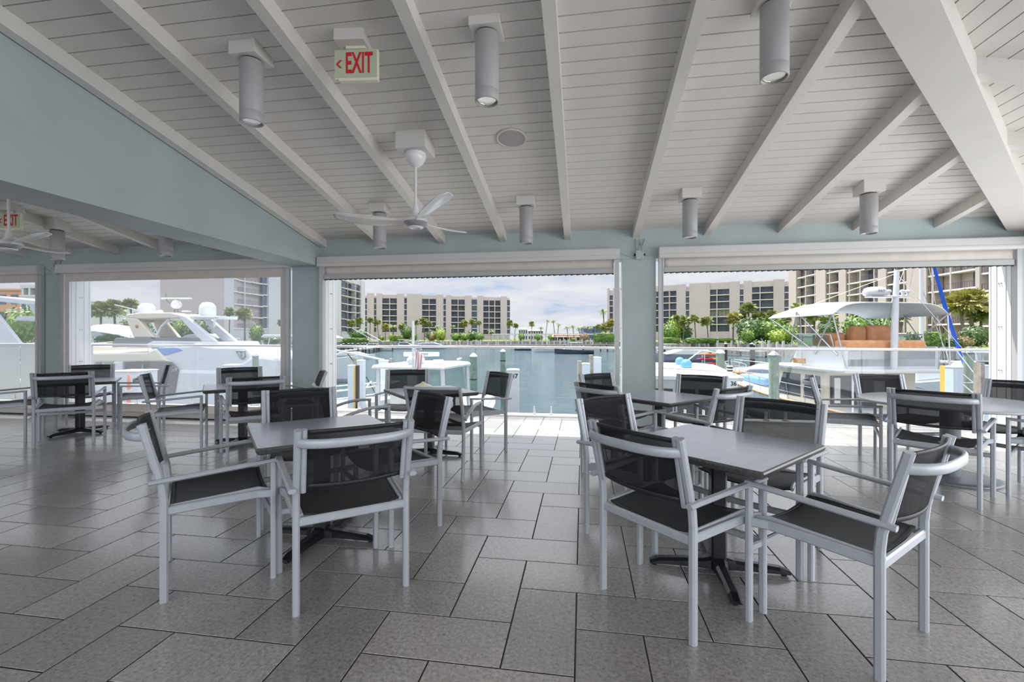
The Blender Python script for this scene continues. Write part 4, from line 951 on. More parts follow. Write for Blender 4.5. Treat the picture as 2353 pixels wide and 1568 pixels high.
mb = MB(); mb.add([(-1.85,-1.05,2.2),(1.85,-1.05,2.2),(1.85,2.2,2.2),(1.2,2.85,2.2),(-1.2,2.85,2.2),(-1.85,2.2,2.2),(-1.88,-1.1,2.32),(1.88,-1.1,2.32),(1.88,2.25,2.32),(1.25,2.95,2.32),(-1.25,2.95,2.32),(-1.88,2.25,2.32)],
   [(5,4,3,2,1,0),(6,7,8,9,10,11)]+[(i,(i+1)%6,6+(i+1)%6,6+i) for i in range(6)]); mb.build('house_roof', M['boat'], t, bevel=.04)
mb = MB()
ring = lambda k, z: [(-1.62*k,-.75,z),(1.62*k,-.75,z),(1.62*k,1.3*k,z),(1.1*k,2.35*k-.35*(z-2.3),z),(-1.1*k,2.35*k-.35*(z-2.3),z),(-1.62*k,1.3*k,z)]
mb.rings([ring(1, 2.3), ring(.985, 2.62), ring(.96, 3.02), ring(.90, 3.02), ring(.9, 2.4)], 0, sm=False, caps=False); mb.add(ring(.9, 2.42), [tuple(range(6))]); mb.build('flybridge_coaming', M['boat'], t)
mb = MB()
for a, b in (((-1.56,1.2,3.02),(-1.05,2.05,3.02)),((-1.05,2.05,3.02),(1.05,2.05,3.02)),((1.05,2.05,3.02),(1.56,1.2,3.02)),((-1.56,1.2,3.02),(-1.56,-.2,3.02)),((1.56,1.2,3.02),(1.56,-.2,3.02))):
    a, b = Vector(a), Vector(b); mb.add([a, b, b*1.03+Vector((0, .1, .28)), a*1.03+Vector((0, .1, .28))], [(0,1,2,3)])
o = mb.build('venturi_windscreen', M['tglass'], t)
bar(t, 'windscreen_frame', 'steel', [(-1.6,-.2,3.4),(-1.6,1.3,3.42),(-1.08,2.2,3.44),(1.08,2.2,3.44),(1.6,1.3,3.42),(1.6,-.2,3.4)], [(-1.6,-.2,3.4),(-1.56,-.3,3.02)], [(1.6,-.2,3.4),(1.56,-.3,3.02)], r=.02)
def seat(x0, x1, y, z0, z1, name):
    mb = MB(); prof = [(y-.05, z0), (y+.45, z0), (y+.42, z0+.28), (y+.2, z1-.08), (y+.05, z1), (y-.1, z1-.12)]
    mb.prism(prof, x0, x1); return mb.build(name, M['tan'], t, bevel=.09)
seat(-1.45, -.62, .4, 2.9, 3.50, 'covered_bench'); seat(-.55, -.05, .2, 2.9, 3.72, 'covered_seat'); seat(.0, .85, .2, 2.9, 3.75, 'covered_seat')
pbox(t, 'aft_cover', 'tan', (-1.55, -.78, 2.88), (1.15, -.25, 3.22), .08)
def bim(u, v):
    y = -.75+3.2*v; x = -1.95+3.9*u; e_ = 1-(2*u-1)**6; return (x, y, 4.02+.38*e_*(1-.25*max(0, v-.7)/.3*1.4) + .10*math.sin(v*math.pi)*e_)
mb = MB(); mb.grid(bim, 18, 10); mb.build('bimini_top', M['canvas'], t, solid=.03)
fr = []
for s_ in (-1, 1): fr += [[(s_*1.93,-.7,4.05),(s_*1.6,.5,2.75)], [(s_*1.93,.9,4.2),(s_*1.6,-.5,2.75)], [(s_*1.93,2.4,4.05),(s_*1.6,.6,2.9)], [(s_*1.93,.9,4.2),(s_*1.58,1.7,3.0)], [(s_*1.93,-.7,4.05),(s_*1.7,-1.0,2.3)]]
bar(t, 'bimini_frame', 'steel', *fr, r=.025)
mb = MB(); mb.tube([(-.13,-.95,2.3),(-.09,-.93,3.4),(.02,-.9,5.4)], [.09,.10,.07], 12); mb.build('mast', M['boat'], t)
mb = MB(); mb.box((-.90,-1.0,4.55),(.0,-.72,4.61)); o = mb.build('radar_bracket', M['boat'], t, bevel=.02)
mb = MB(); mb.lathe([(.20,0),(.29,.02),(.31,.12),(.27,.22),(.18,.26),(.001,.27)], (-.68,-.86,4.61), 24); mb.build('radar_dome', M['boat'], t)
text_mesh('RAD', .11, 'radar_lettering', M['greymetal'], t, (-.73, -1.165, 4.73), (R(90), 0, 0), .004)
for xx in (-.34, -.2, .25, .42): mb = MB(); mb.lathe([(.03,0),(.03,.12),(.08,.14),(.06,.2),(.001,.22)], (xx,-.85,4.59), 10); mb.build('antenna_dome', M['boat'], t)
mb = MB(); mb.box((.0,-.95,4.55),(.5,-.75,4.59)); mb.build('antenna_arm', M['boat'], t)
bar(t, 'whip_antenna', 'steel', [(-1.66,1.0,2.3),(-1.75,1.0,4.7)], r=.014); bar(t, 'rigging', 'steel', [(.0,-.9,5.3),(1.6,1.2,3.0)], [(.0,-.9,5.3),(-1.2,2.0,4.3)], [(.0,-.9,5.3),(1.9,-2.6,1.3)], r=.01)
bar(t, 'flybridge_ladder', 'steel', [(1.35,-1.15,2.32),(1.95,-2.3,.95)], [(1.75,-1.15,2.32),(2.35,-2.3,.95)], *[[(1.35+.6*q,-1.15-1.15*q,2.32-1.37*q),(1.75+.6*q,-1.15-1.15*q,2.32-1.37*q)] for q in (.1,.28,.46,.64,.82)], r=.022)
bar(t, 'aft_grab_rails', 'steel', [(1.3,-1.0,2.32),(1.3,-1.05,3.0),(1.75,-1.05,3.0),(1.9,-1.6,2.1),(2.3,-2.8,1.0)], [(1.7,.4,3.0),(1.75,-.8,2.95),(1.7,-1.0,2.35)], r=.022)
pbox(t, 'name_board', 'teak', (-1.90, .55, 2.42), (-1.86, 1.15, 2.60), .01); pbox(t, 'aft_deck_mat', 'tan', (-1.2, -2.6, .93), (1.2, -.1, .96), .01)
bar(t, 'deck_support_post', 'boat', [(-1.5,-.98,.9),(-1.5,-.98,2.2)], [(-.3,-1.0,.95),(-.9,-2.0,.95)], r=.03)
# ---- motor yacht behind the lowered screen (y to the right, x towards the viewer)
SCL = .019
def Y_(px): return (px-440)*SCL
def Z_(py): return 3.32+(775-py)*SCL
def poly(*pts): return [(Y_(a), Z_(b)) for a, b in pts]
p = (440-CX)/FP*22
t = boat('motor_yacht', 'large white flybridge yacht with radar arch and two satellite domes behind the lowered screen', p, 22, 0)
def pr(name, m, pts, x0, x1, bev=.04): mb = MB(); mb.prism(poly(*pts), x0, x1); return mb.build(name, M[m], t, bevel=bev)
pr('hull', 'boat', [(262,850),(300,940),(480,960),(700,960),(712,822),(655,815),(600,852),(480,850),(400,868)], -2.2, 2.0, .15)
pr('main_deck_house', 'boat', [(300,832),(300,900),(560,900),(640,850),(600,835)], -1.9, 1.75)
pr('saloon_window', 'dkglass', [(362,834),(364,918),(476,908),(486,850),(470,832)], 2.0, 2.05, .02)
pr('saloon_mullion', 'greymetal', [(402,838),(404,912),(408,912),(406,838)], 2.05, 2.08, .005)
pr('aft_pillar', 'boat', [(266,832),(270,900),(296,900),(290,832)], 1.6, 2.06); pr('aft_pillar', 'boat', [(336,832),(338,900),(362,900),(356,832)], 1.6, 2.06)
pr('flybridge_overhang', 'cream', [(228,798),(253,797),(256,812),(410,810),(430,800),(460,832),(300,834),(268,834),(245,822)], -2.1, 2.0, .08)
pr('superstructure', 'boat', [(410,803),(452,797),(520,790),(562,796),(630,796),(652,817),(712,822),(600,862),(480,860),(420,832)], -2.0, 1.9, .12)
pr('side_window', 'blueglass', [(421,800.5),(478,800),(491,805.5),(452,817),(438,817)], 1.9, 1.93, .02)
pr('windscreen', 'dkglass', [(452,792),(518,791),(507,806),(480,800)], -1.6, 1.85, .03)
pr('flybridge_coaming', 'boat', [(395,790),(408,784),(560,786),(566,796),(395,800)], -1.7, 1.6); pr('flybridge_windscreen', 'greymetal', [(310,790),(318,777),(400,776),(408,792),(520,792),(514,778),(440,776),(404,800),(310,800)], -1.6, 1.55, .02)
pr('arch_aft_leg', 'cream', [(338,727),(367,731),(407,776),(358,776)], 1.25, 1.5); pr('arch_aft_leg', 'cream', [(338,727),(367,731),(407,776),(358,776)], -.25, 0)
pr('hardtop', 'cream', [(338,728),(342,721),(375,717.5),(448,717),(470,725),(466,730),(372,732)], -.25, 1.5)
pr('hardtop_visor', 'boat', [(492,724),(556,725),(555,731),(492,731)], -.1, 1.4); pr('aft_visor', 'cream', [(326,731),(340,729),(342,739)], -.1, 1.4)
for a, b in ((1.25, 1.5), (-.25, 0)): pr('arch_forward_leg', 'boat', [(456,718.5),(480,726),(494,736),(553,786),(517,786),(466,729)], a, b)
bar(t, 'hardtop_strut', 'boat', [(1.4,Y_(439),Z_(732)),(1.4,Y_(420),Z_(750)),(1.4,Y_(408),Z_(776))], [(1.35,Y_(545),Z_(730)),(1.4,Y_(546),Z_(748)),(1.4,Y_(540),Z_(768))], r=.05)
mb = MB(); mb.lathe([(.08,0),(.06,.03),(.001,.03)], (0,0,0), 16); o = mb.build('emblem', M['teak'], t); o.location = (1.5, Y_(366.5), Z_(750)); o.rotation_euler = (0, R(90), 0)
for cx, y0, y1, w in ((335, 689, 722, 38), (488, 686.6, 721, 38)):
    r_ = w/2*SCL; h_ = (y1-y0)*SCL; mb = MB(); mb.lathe([(r_*.9,-.08),(r_*.93,0),(r_,.05),(r_*1.0,h_*.45),(r_*.9,h_*.72),(r_*.6,h_*.93),(.001,h_)], (.2, Y_(cx), Z_(y1)), 28); mb.build('satellite_dome', M['boat'], t)
mb = MB(); mb.box((-.06, Y_(366), Z_(679)), (.12, Y_(440), Z_(675.5))); mb.build('radar_scanner', M['boat'], t, bevel=.02)
mb = MB(); mb.lathe([(.10,-.1),(.22,0),(.23,.12),(.15,.27),(.06,.33),(.05,.40)], (.03, Y_(403), Z_(698)), 18); mb.build('radar_pedestal', M['boat'], t)
bar(t, 'radar_legs', 'greymetal', [(.03,Y_(399),Z_(698)),(.03,Y_(398),Z_(718))], [(.03,Y_(406),Z_(698)),(.03,Y_(407),Z_(718))], [(.03,Y_(376),Z_(666)),(.03,Y_(378),Z_(682)),(.03,Y_(394),Z_(697))], r=.03)
mb = MB(); mb.lathe([(.02,0),(.03,.09),(.20,.11),(.18,.15),(.001,.17)], (.5, Y_(446), Z_(718)), 20); mb.build('gps_dome', M['boat'], t)
mb = MB(); mb.tube([(.5,Y_(364),Z_(715)),(.5,Y_(372),Z_(713)),(.5,Y_(386),Z_(712))], [.05,.07,.09], 10); mb.build('horn', M['boat'], t)
bar(t, 'whip_antenna', 'boat', [(.8,Y_(336),Z_(709)),(.8,Y_(282),Z_(696))], r=.02)
mb = MB(); mb.tube([(1.93,Y_(614),Z_(807)),(1.93,Y_(635),Z_(807)),(1.93,Y_(635),Z_(820)),(1.93,Y_(630),Z_(826)),(1.93,Y_(622),Z_(820))], .035, 6, close=True); mb.tube([(1.93,Y_(625),Z_(808)),(1.93,Y_(627),Z_(824))], .025, 6); mb.build('porthole_frame', M['greymetal'], t)
pr('helm_cover', 'canvas', [(432,777),(450,769),(480,766),(508,780),(500,783)], -.8, .6, .05)
bar(t, 'flybridge_rail', 'steel', [(1.5,Y_(256),Z_(790)),(1.5,Y_(310),Z_(786))], [(1.9,Y_(260),Z_(812)),(1.9,Y_(260),Z_(800)),(1.9,Y_(410),Z_(799)),(1.9,Y_(410),Z_(810))], r=.02)
# ---- small cruiser with rails in front of the yacht bow
t = boat('bow_rider', 'white boat bow with silver rails in front of the yacht, cut by the column', -6.3, 15.2, 12)
rs = hull(t, -2.6, 2.4, 2.0, 1.0, 1.3); railing(t, [(r[5][0]*.93, r[5][1], r[5][2]) for r in rs[2:]], .5, 2, .02, mid=True); railing(t, [(-r[5][0]*.93, r[5][1], r[5][2]) for r in rs[2:]], .5, 2, .02)
mb = MB(); mb.prism([(-2.2, .95), (.4, 1.1), (-.5, 1.75), (-2.0, 1.8)], -.7, .7); mb.build('cabin', M['boat'], t, bevel=.06)
mb = MB(); mb.prism([(-.55, 1.3), (.25, 1.2), (-.5, 1.7), (-1.9, 1.7), (-1.9, 1.3)], .70, .72); mb.build('window', M['dkglass'], t)
# ---- cruisers and gazebo farther left
t = boat('cabin_cruiser', 'white cabin cruiser under a striped awning at the left of the lowered screen', -27.5, 33, 5)
rs = hull(t, -4.5, 5.5, 3.2, 1.3, 1.7); mb = MB(); mb.prism([(-3, 1.3), (3.8, 1.4), (1.6, 2.3), (-2.6, 2.5)], -1.2, 1.2); mb.build('cabin', M['boat'], t, bevel=.15)
mb = MB(); mb.prism([(-2.2, 1.7), (2.2, 1.7), (1.3, 2.2), (-2.2, 2.3)], 1.2, 1.22); mb.build('window', M['dkglass'], t)
def aw(u, v): x = -1.6+3.2*u; y = -4.2+5.4*v; return (x, y, 4.25-.55*abs(2*u-1)**1.3-.5*abs(2*v-1)**1.6)
mb = MB(); mb.grid(aw, 10, 14); o = mb.build('awning', [M['canvas'], M['greycover']], t, solid=.03)
for i_, f_ in enumerate(o.data.polygons): f_.material_index = 1 if (i_//10) % 4 == 3 else 0
bar(t, 'awning_posts', 'boat', *[[(sx, sy, 1.3), (sx, sy, 3.5)] for sx in (-1.5, 1.5) for sy in (-4, -1.5, 1)], r=.03); railing(t, [(abs(r[5][0])*.95, r[5][1], r[5][2]) for r in rs[1:]], .6, 2, .02, mid=True)
t = boat('arch_boat', 'white boat with a leaning radar arch at the left edge of the photo', -22.5, 21, 2)
hull(t, -3.5, 4.5, 3.0, 1.25, 1.6)
pr2 = lambda name, m, pts, x0, x1: (lambda mb: mb.build(name, M[m], t, bevel=.03))(MB().prism(pts, x0, x1))
for a, b in ((1.1, 1.25), (-1.25, -1.1)): pr2('arch_leg', 'boat', [(-.9, 5.0), (-.4, 5.1), (1.2, 3.0), (.2, 3.0)], a, b)
pr2('arch_top', 'boat', [(-1.2, 5.0), (-.9, 5.2), (1.9, 4.9), (1.8, 4.7)], -1.25, 1.25); pr2('hardtop', 'boat', [(-3, 2.85), (3.4, 2.85), (3.4, 3.02), (-3, 3.02)], -1.3, 1.3)
mb = MB(); mb.lathe([(.3,0),(.34,.1),(.3,.28),(.1,.34)], (.3, 1.3, 4.25), 18); mb.build('radar_dome', M['boat'], t)
pr2('dome_shelf', 'boat', [(.4, 4.05), (2.4, 4.1), (2.3, 4.25), (.6, 4.25)], -.5, .8)
bar(t, 'folded_frame', 'steel', [(1.3,-2.2,1.4),(1.3,1.8,2.6)], [(1.3,2.4,2.5),(1.3,-.6,1.6)], [(1.3,0,2.85),(1.3,2.6,1.5)], [(1.3,-3,2.85),(1.3,-3,1.3)], [(1.3,3,2.85),(1.3,3,1.4)], r=.03)
t = boat('sport_boat', 'white sport boat with a hardtop seen between the yacht arch and the column', -15.5, 34, 8)
rs = hull(t, -4, 4.2, 2.8, 1.4, 2.0); mb = MB(); mb.prism([(-3, 1.4), (2.6, 1.5), (.3, 2.5), (-2.6, 2.55)], -1.0, 1.0); mb.build('cabin', M['boat'], t, bevel=.1)
mb = MB(); mb.prism([(-2.6, 3.3), (2.6, 3.25), (2.2, 3.45), (-2.4, 3.5)], -1.1, 1.1); mb.build('hardtop', M['boat'], t, bevel=.04); bar(t, 'hardtop_frame', 'boat', [(1,2.2,3.3),(1,.8,2.2)], [(1,1.4,3.3),(1,2.4,2.3)], [(1,-2,3.3),(1,-2.2,2.3)], r=.04)
railing(t, [(abs(r[5][0])*.95, r[5][1], r[5][2]) for r in rs[5:]], .5, 2, .02)
# ---- centre console boat in the middle opening
t = boat('centre_console_boat', 'white centre console boat with hardtop in the middle opening, bow to the right', -2.35, 12.4, 78)
rs = hull(t, -3.0, 5.6, 2.5, .85, 1.15, stern_w=.95); railing(t, [(abs(r[5][0])*.9, r[5][1], r[5][2]) for r in rs[8:]], .18, 2, .015)
mb = MB(); mb.add([(-.98,-1.2,2.53),(.98,-1.2,2.53),(.98,1.1,2.50),(.6,1.55,2.50),(-.6,1.55,2.50),(-.98,1.1,2.50),(-.93,-1.15,2.63),(.93,-1.15,2.63),(.93,1.05,2.61),(.55,1.45,2.61),(-.55,1.45,2.61),(-.93,1.05,2.61)],
   [(5,4,3,2,1,0),(6,7,8,9,10,11)]+[(i,(i+1)%6,6+(i+1)%6,6+i) for i in range(6)]); mb.build('hardtop', M['boat'], t, bevel=.05)
bar(t, 'hardtop_legs', 'boat', [(.9,1.1,.9),(.86,.95,2.56)], [(-.9,1.1,.9),(-.86,.95,2.56)], [(.9,-.9,.9),(.86,-1.0,2.56)], [(-.9,-.9,.9),(-.86,-1.0,2.56)], r=.055)
mb = MB(); mb.grid(lambda u, v: (-.82+1.64*u, 1.0+.25*(1-(2*u-1)**2)-.25*v, 1.75+.75*v), 8, 3); mb.build('windscreen', M['tglass'], t)
pbox(t, 'console', 'greymetal', (-.55, .35, .7), (.55, .95, 1.75), .06)
for x0 in (-.75, .05): pbox(t, 'helm_seat', 'canvas', (x0, -.65, 1.0), (x0+.68, -.35, 1.95), .09); pbox(t, 'seat_base', 'boat', (x0+.1, -.6, .7), (x0+.58, -.2, 1.1), .04)
pbox(t, 'bow_cushion', 'canvas', (-.55, 2.4, .95), (.55, 3.9, 1.12), .05)
mb = MB(); mb.box((-.46, -.6, 2.82), (.46, -.48, 2.93)); o = mb.build('radar_scanner', M['boat'], t, bevel=.02); o.rotation_euler = (0, 0, R(12))
text_mesh('GARMIN', .095, 'radar_lettering', M['greymetal'], o, (.0, -.604, 2.875), (R(90), 0, 0), .003)
mb = MB(); mb.lathe([(.07,2.6),(.07,2.7),(.09,2.76),(.04,2.82)], (.12, -.53, 0), 14); mb.build('radar_pedestal', M['boat'], t)
mb = MB(); mb.lathe([(.12,2.69),(.14,2.74),(.13,2.84),(.07,2.90),(.001,2.91)], (.05, -.95, -.06), 18); mb.build('dome_light', M['boat'], t)
pbox(t, 'spotlight', 'boat', (.45, -.6, 2.62), (.68, -.4, 2.74), .02); bar(t, 'outrigger', 'boat', [(-.9,-.6,2.72),(-2.3,-1.2,3.05)], [(.85,.2,2.72),(1.15,-.4,2.78)], r=.025)
pbox(t, 'outboard_engine', 'boat', (-.3, -3.6, .5), (.3, -3.0, 1.5), .12)
# ---- dock pieces, pole and flag beside it
t = thing('dock_box', 'white flat dock platform with a boarding ladder left of the console boat', 'dock', C3(-5.3, 14.5, WZ), YAW, 'near docks')
pbox(t, 'platform', 'dockc', (-1.9, -.9, .7), (1.15, 2.4, .92), .03); pbox(t, 'fascia', 'boat', (-1.9, -1.0, .3), (1.15, -.9, .95), .02)
for k, xx in enumerate((-1.7, .9)): pbox(t, 'leg', 'piledark', (xx, -.6, -1.2), (xx+.2, -.4, .7), .01)
bar(t, 'ladder', 'steel', [(.35,-.3,.9),(.35,-.3,1.75),(.45,-.1,1.92),(.57,.1,1.75),(.57,.1,.9)], [(.75,-.3,.9),(.75,-.3,1.75),(.85,-.1,1.92),(.97,.1,1.75),(.97,.1,.9)], r=.025)
bar(t, 'mooring_line', 'black', [(-.35,1.2,2.75),(.3,1.25,1.9),(.75,1.3,1.05)], r=.018)
pole = thing('white_pole', 'tall thin white pole standing at the console boat, rising above the handrail', 'pole', C3(-2.42, 11.2, WZ), YAW)
mb = MB(); mb.tube([(0,0,.2),(0,0,3.72)], .032, 10); mb.build('shaft', M['boat'], pole)
mb = MB(); mb.box((-.12,-.12,.2),(.12,.12,2.45)); mb.build('lower_sleeve', M['boat'], pole, bevel=.01)
t = thing('flag', 'small furled red and white striped flag on a staff beside the white pole', 'flag', C3(-2.40, 11.0, WZ), YAW)
mb = MB(); mb.tube([(0.06,0,2.1),(.08,0,3.10)], .012, 6); mb.lathe([(.001,-.03),(.035,0),(.001,.04)], (.08,0,3.1), 8); mb.build('staff', M['boat'], t)
mb = MB(); mb.grid(lambda u, v: (.09+.16*u-.03*v, .04*math.sin(u*9+v*2), 3.02-.42*v-.12*u), 12, 8); o = mb.build('cloth', [M['canvas'], M['redp']], t, solid=.004)
for i_, f_ in enumerate(o.data.polygons): f_.material_index = 1 if (i_ % 12) % 4 == 1 else 0
# ---- flat roofed boat with the numbered piling
t = boat('flat_roofed_boat', 'white boat with flat scuffed roof carrying blue buoys, by piling 36', 4.1, 11.5, 73)
hull(t, -2.4, 3.6, 2.6, .9, 1.1, stern_w=.98); pbox(t, 'cabin', 'boat', (-1.05, -1.7, .8), (1.05, 2.0, 2.42), .05)
M['roofw'] = mat('scuffed white roof', (0.84, 0.85, 0.86), 0.4, scale=2.5, col2=(0.78, 0.78, 0.78))
mb = MB(); pts = [(-1.2,-2.0),(1.2,-2.0),(1.2,1.7),(.8,2.3),(-.8,2.3),(-1.2,1.7)]; n = 6
mb.add([(x, y, 2.42) for x, y in pts]+[(x*1.02, y*1.02, 2.50) for x, y in pts]+[(x*.9, y*.93, 2.56) for x, y in pts], [tuple(range(5, -1, -1)), tuple(range(12, 18))]+[(i, (i+1)%n, n+(i+1)%n, n+i) for i in range(n)]+[(n+i, n+(i+1)%n, 2*n+(i+1)%n, 2*n+i) for i in range(n)]); mb.build('roof', M['roofw'], t)
for x0 in (-.95, -.5, -.05, .4): pbox(t, 'aft_window', 'dkglass', (x0, -1.72, 1.35), (x0+.38, -1.69, 2.2), .01)
for y0 in (-1.4, -.5, .4, 1.2): pbox(t, 'side_window', 'dkglass', (1.04, y0, 1.5), (1.07, y0+.65, 2.15), .01)
bar(t, 'roof_rail', 'steel', [(-1.1,-1.9,2.56),(-.3,-1.95,2.66),(.6,-1.95,2.62),(1.1,-1.9,2.56)], [(.3,1.7,2.56),(.8,1.9,2.95),(1.3,1.9,2.85)], r=.015)
def buoy(px, py, d, r, label):
    p = P(px, py, d); o = thing('buoy', label, 'buoy', (p.x, p.y, p.z), 0, 'blue buoys on the boat roof')
    mb = MB(); mb.lathe([(r*.5,-r),(r*.75,-r*.92),(r*.98,-r*.45),(r,0),(r*.9,r*.45),(r*.6,r*.82),(r*.25,r*.98),(.001,r)], (0,0,0), 24); mb.build('ball', M['fender'], o)
    mb = MB(); mb.lathe([(r*.22,-r*1.12),(r*.3,-r*.95)], (0,0,0), 10); mb.build('eyelet', M['bluehull'], o)
buoy(1577, 838, 11.3, .135, 'larger blue ball buoy on the flat boat roof'); buoy(1562, 831, 12.6, .12, 'blue ball buoy half hidden behind the larger one')
t = thing('fender', 'striped black and white fender hanging beside the numbered piling 36', 'fender', P(1677, 858, 9.6), YAW)
mb = MB()
for k in range(6): mb.lathe([(.048,.03*k),(.06,.03*k+.008),(.06,.03*k+.024),(.048,.03*k+.03)], (0,0,-.02), 14, mi=k % 2)
mb.lathe([(.01,-.10),(.05,-.02)], (0,0,0), 14, mi=0); mb.build('body', [M['black'], M['boat']], t)
mb = MB(); mb.tube([(0,0,.15),(0,0,.30)], .008, 6); mb.tube([(0,0,-.1),(0,0,-2.0)], .008, 6); mb.build('line', M['black'], t)
# ---- pilings
def square_piling(px, ytop, wpx, d, label, num=None, wood=None, group='white square pilings of the near dock'):
    w = wpx/FP*d/2; p = P(px, ytop, d); t = thing('square_piling', label, 'piling', (p.x, p.y, WZ-.6), YAW, group); h = p.z-WZ+.6
    mb = MB(); mb.box((-w,-w,0),(w,w,h-.03)); mb.build('sleeve', M['pvc'], t, bevel=.012)
    mb = MB(); mb.rings([[(-w*k,-w*k,z),(w*k,-w*k,z),(w*k,w*k,z),(-w*k,w*k,z)] for k, z in ((1.05,h-.035),(1.06,h-.015),(.9,h),(.2,h+.012))], 0, sm=False); mb.build('cap', M['boat'], t)
    if num: text_mesh(num, w*1.05, 'number', M['black'], t, (w*.25, -w-.003, h-w*1.15), (R(90), 0, 0), .002, bold=w*.02)
    if wood:
        mb = MB(); s_ = wood; mb.box((min(s_*w, s_*(w+.1)), -.1, .3), (max(s_*w, s_*(w+.1)), .1, h+.06)); mb.build('wood_post', M['wood'], t)
    return t
square_piling(1179, 848, 28, 9.2, 'white square piling numbered 37 by the deck edge in the middle opening', '37')
square_piling(1676, 866, 26, 8.8, 'white square piling numbered 36 at the flat-roofed boat', '36')
square_piling(534, 837.5, 26, 11.0, 'white square piling with a number in front of the yacht hull', '38')
square_piling(808, 839, 14, 12.5, 'white square piling with yellow strip at the left of the middle opening')
t = bpy.data.objects['square_piling.003']; h = 3.1
pbox(t, 'yellow_strip', 'yellow', (.085, -.07, 1.9), (.125, .05, 3.1), .004); pbox(t, 'dark_post', 'black', (.125, -.06, 1.2), (.2, .06, 3.15), .004)
square_piling(830, 827.5, 16, 13.2, 'white square piling behind the one with the yellow strip', wood=-1)
square_piling(884, 828, 22, 16.5, 'white square piling behind the console boat hardtop, with a grey side post', wood=1)
square_piling(1345, 834.5, 19, 13.0, 'shorter white square piling of the pair at the right of the middle opening', wood=-1)
square_piling(1371, 820.5, 18, 14.0, 'taller white square piling of the pair at the right of the middle opening', wood=-1)
square_piling(2192, 842, 22, 11.0, 'white square piling behind the trawler stern ladder', None)
square_piling(2262, 839, 16, 12.0, 'white square piling against the right jamb', None, wood=-1)
square_piling(309, 850, 60, 12.0, 'broad white dock pedestal seen through the lowered screen')
t = thing('yellow_post', 'short yellow post beside the white piling at the trawler stern', 'post', P(2173, 870, 12), YAW)
mb = MB(); mb.box((-.08,-.08,-2.2),(.08,.08,.33)); mb.build('post', M['yellow'], t, bevel=.01)
mb = MB(); mb.tube([(.08,-.02,.1),(.14,-.03,.02),(.2,0,.08),(.24,0,.16)], .01, 6); mb.build('hose', M['black'], t)
def round_piling(px, ytop, wpx, d, label, m, capm, line=None, group='round weathered pilings'):
    r = wpx/FP*d/2; p = P(px, ytop, d); t = thing('round_piling', label, 'piling', (p.x, p.y, WZ-.8), 0, group); h = p.z-WZ+.8
    mb = MB(); mb.tube([(.02,0,0),(.01,.01,h*.5),(0,0,h-r*1.0)], [r*1.12,r*1.05,r], 16); mb.build('post', M[m], t)
    mb = MB(); mb.lathe([(r*1.12,h-r*1.25),(r*1.16,h-r*.95),(r*.55,h-r*.3),(.002,h)], (0,0,0), 16, sm=False); mb.build('cap', M[capm], t)
    if line:
        mb = MB()
        for z in line: mb.lathe([(r*1.1,h-z),(r*1.14,h-z+.02),(r*1.1,h-z+.04)], (0,0,0), 14)
        mb.build('rope', M['black'], t)
round_piling(1088, 811, 15.5, 19.5, 'round green piling with pale cone cap right of the console boat', 'pile', 'capw', [1.15])
round_piling(1155.5, 802, 11.5, 20.5, 'slim round green piling with black band and pale cap, by the deck piling 37', 'pile', 'capw', [.55])
round_piling(1778, 806, 21, 14.0, 'thick pale green piling with grey cone cap in front of the trawler', 'pilelight', 'cap')
round_piling(1655, 802, 18, 17.0, 'pale green piling with cone cap behind the flat boat roof', 'pilelight', 'capw')
round_piling(2225, 802, 18, 15.0, 'pale green piling with rope rings behind the trawler stern', 'pilelight', 'cap', [1.5, 1.8])
round_piling(587, 812, 13, 17.0, 'dark round piling in front of the yacht bow, seen through the screen', 'pile', 'cap')
# far mooring pilings
pil = None
def far_piling(px, ytop, ybot_d, kind):
    global pil
    d = ybot_d; p = P(px, ytop, d); h = p.z - WZ + .8
    if kind not in cache:
        t = thing('mooring_piling', '', 'piling'); mb = MB(); mb.tube([(0,0,0),(0,0,1)], .16, 8); mb.build('post', M['piledark' if kind == 'd' else 'wood'], t)
        mb = MB(); mb.lathe([(.19,.985),(.19,1.0),(.02,1.02)], (0,0,0), 8) if kind == 'd' else mb.box((-.17,-.17,.55),(.17,.17,1.01)); mb.build('cap', M['capw' if kind == 'd' else 'pvcfar'], t); cache[kind] = t; o = t
    else: o = copy_tree(cache[kind])
    o.location = (p.x, p.y, WZ-.8); o.scale = (1, 1, h)
    if kind == 'd': tag(o, 'dark mooring piling standing in the far water', 'piling', 'dark mooring pilings in the far water')
    else: tag(o, 'white-sleeved mooring piling in the row along the far seawall', 'piling', 'white mooring pilings along the far seawall')
rng = random.Random(5)
for px, yt, d in [(784,792,78),(789.5,790,72),(801,790,80),(810,790,84),(823,790,78),(833,789,88),(840,789,92),(859,791,98),(866,792,100),(902,793,104),(1183,798,118),(1195,798,112),(1221,797,110),(1259,796,104),(1271,798,114),(1284,797,100),(1340,796,95),(1520,800,60),(1527,797,66),(1668,790,52),(1727,790,44),(1731,792,46)]: far_piling(px, yt, d, 'd')
x = 934
while x < 1412: far_piling(x, 782 + rng.uniform(-3, 3) - (3 if x > 1300 else 0), shore(x)-rng.uniform(2, 9), 'w'); x += rng.choice((5, 8, 11, 18, 14))
x = 1530
while x < 1815: far_piling(x, 786 - rng.uniform(0, 3), shore(x)-rng.uniform(2, 5), 'w'); x += rng.uniform(10, 26)
x = 2120
while x < 2270: far_piling(x, 796 + rng.uniform(-2, 4), shore(x)-rng.uniform(2, 4), 'w'); x += rng.uniform(18, 30)
x = 560
while x < 670: far_piling(x, 786 + rng.uniform(-1, 2), shore(x)-rng.uniform(3, 6), 'w'); x += rng.uniform(14, 26)
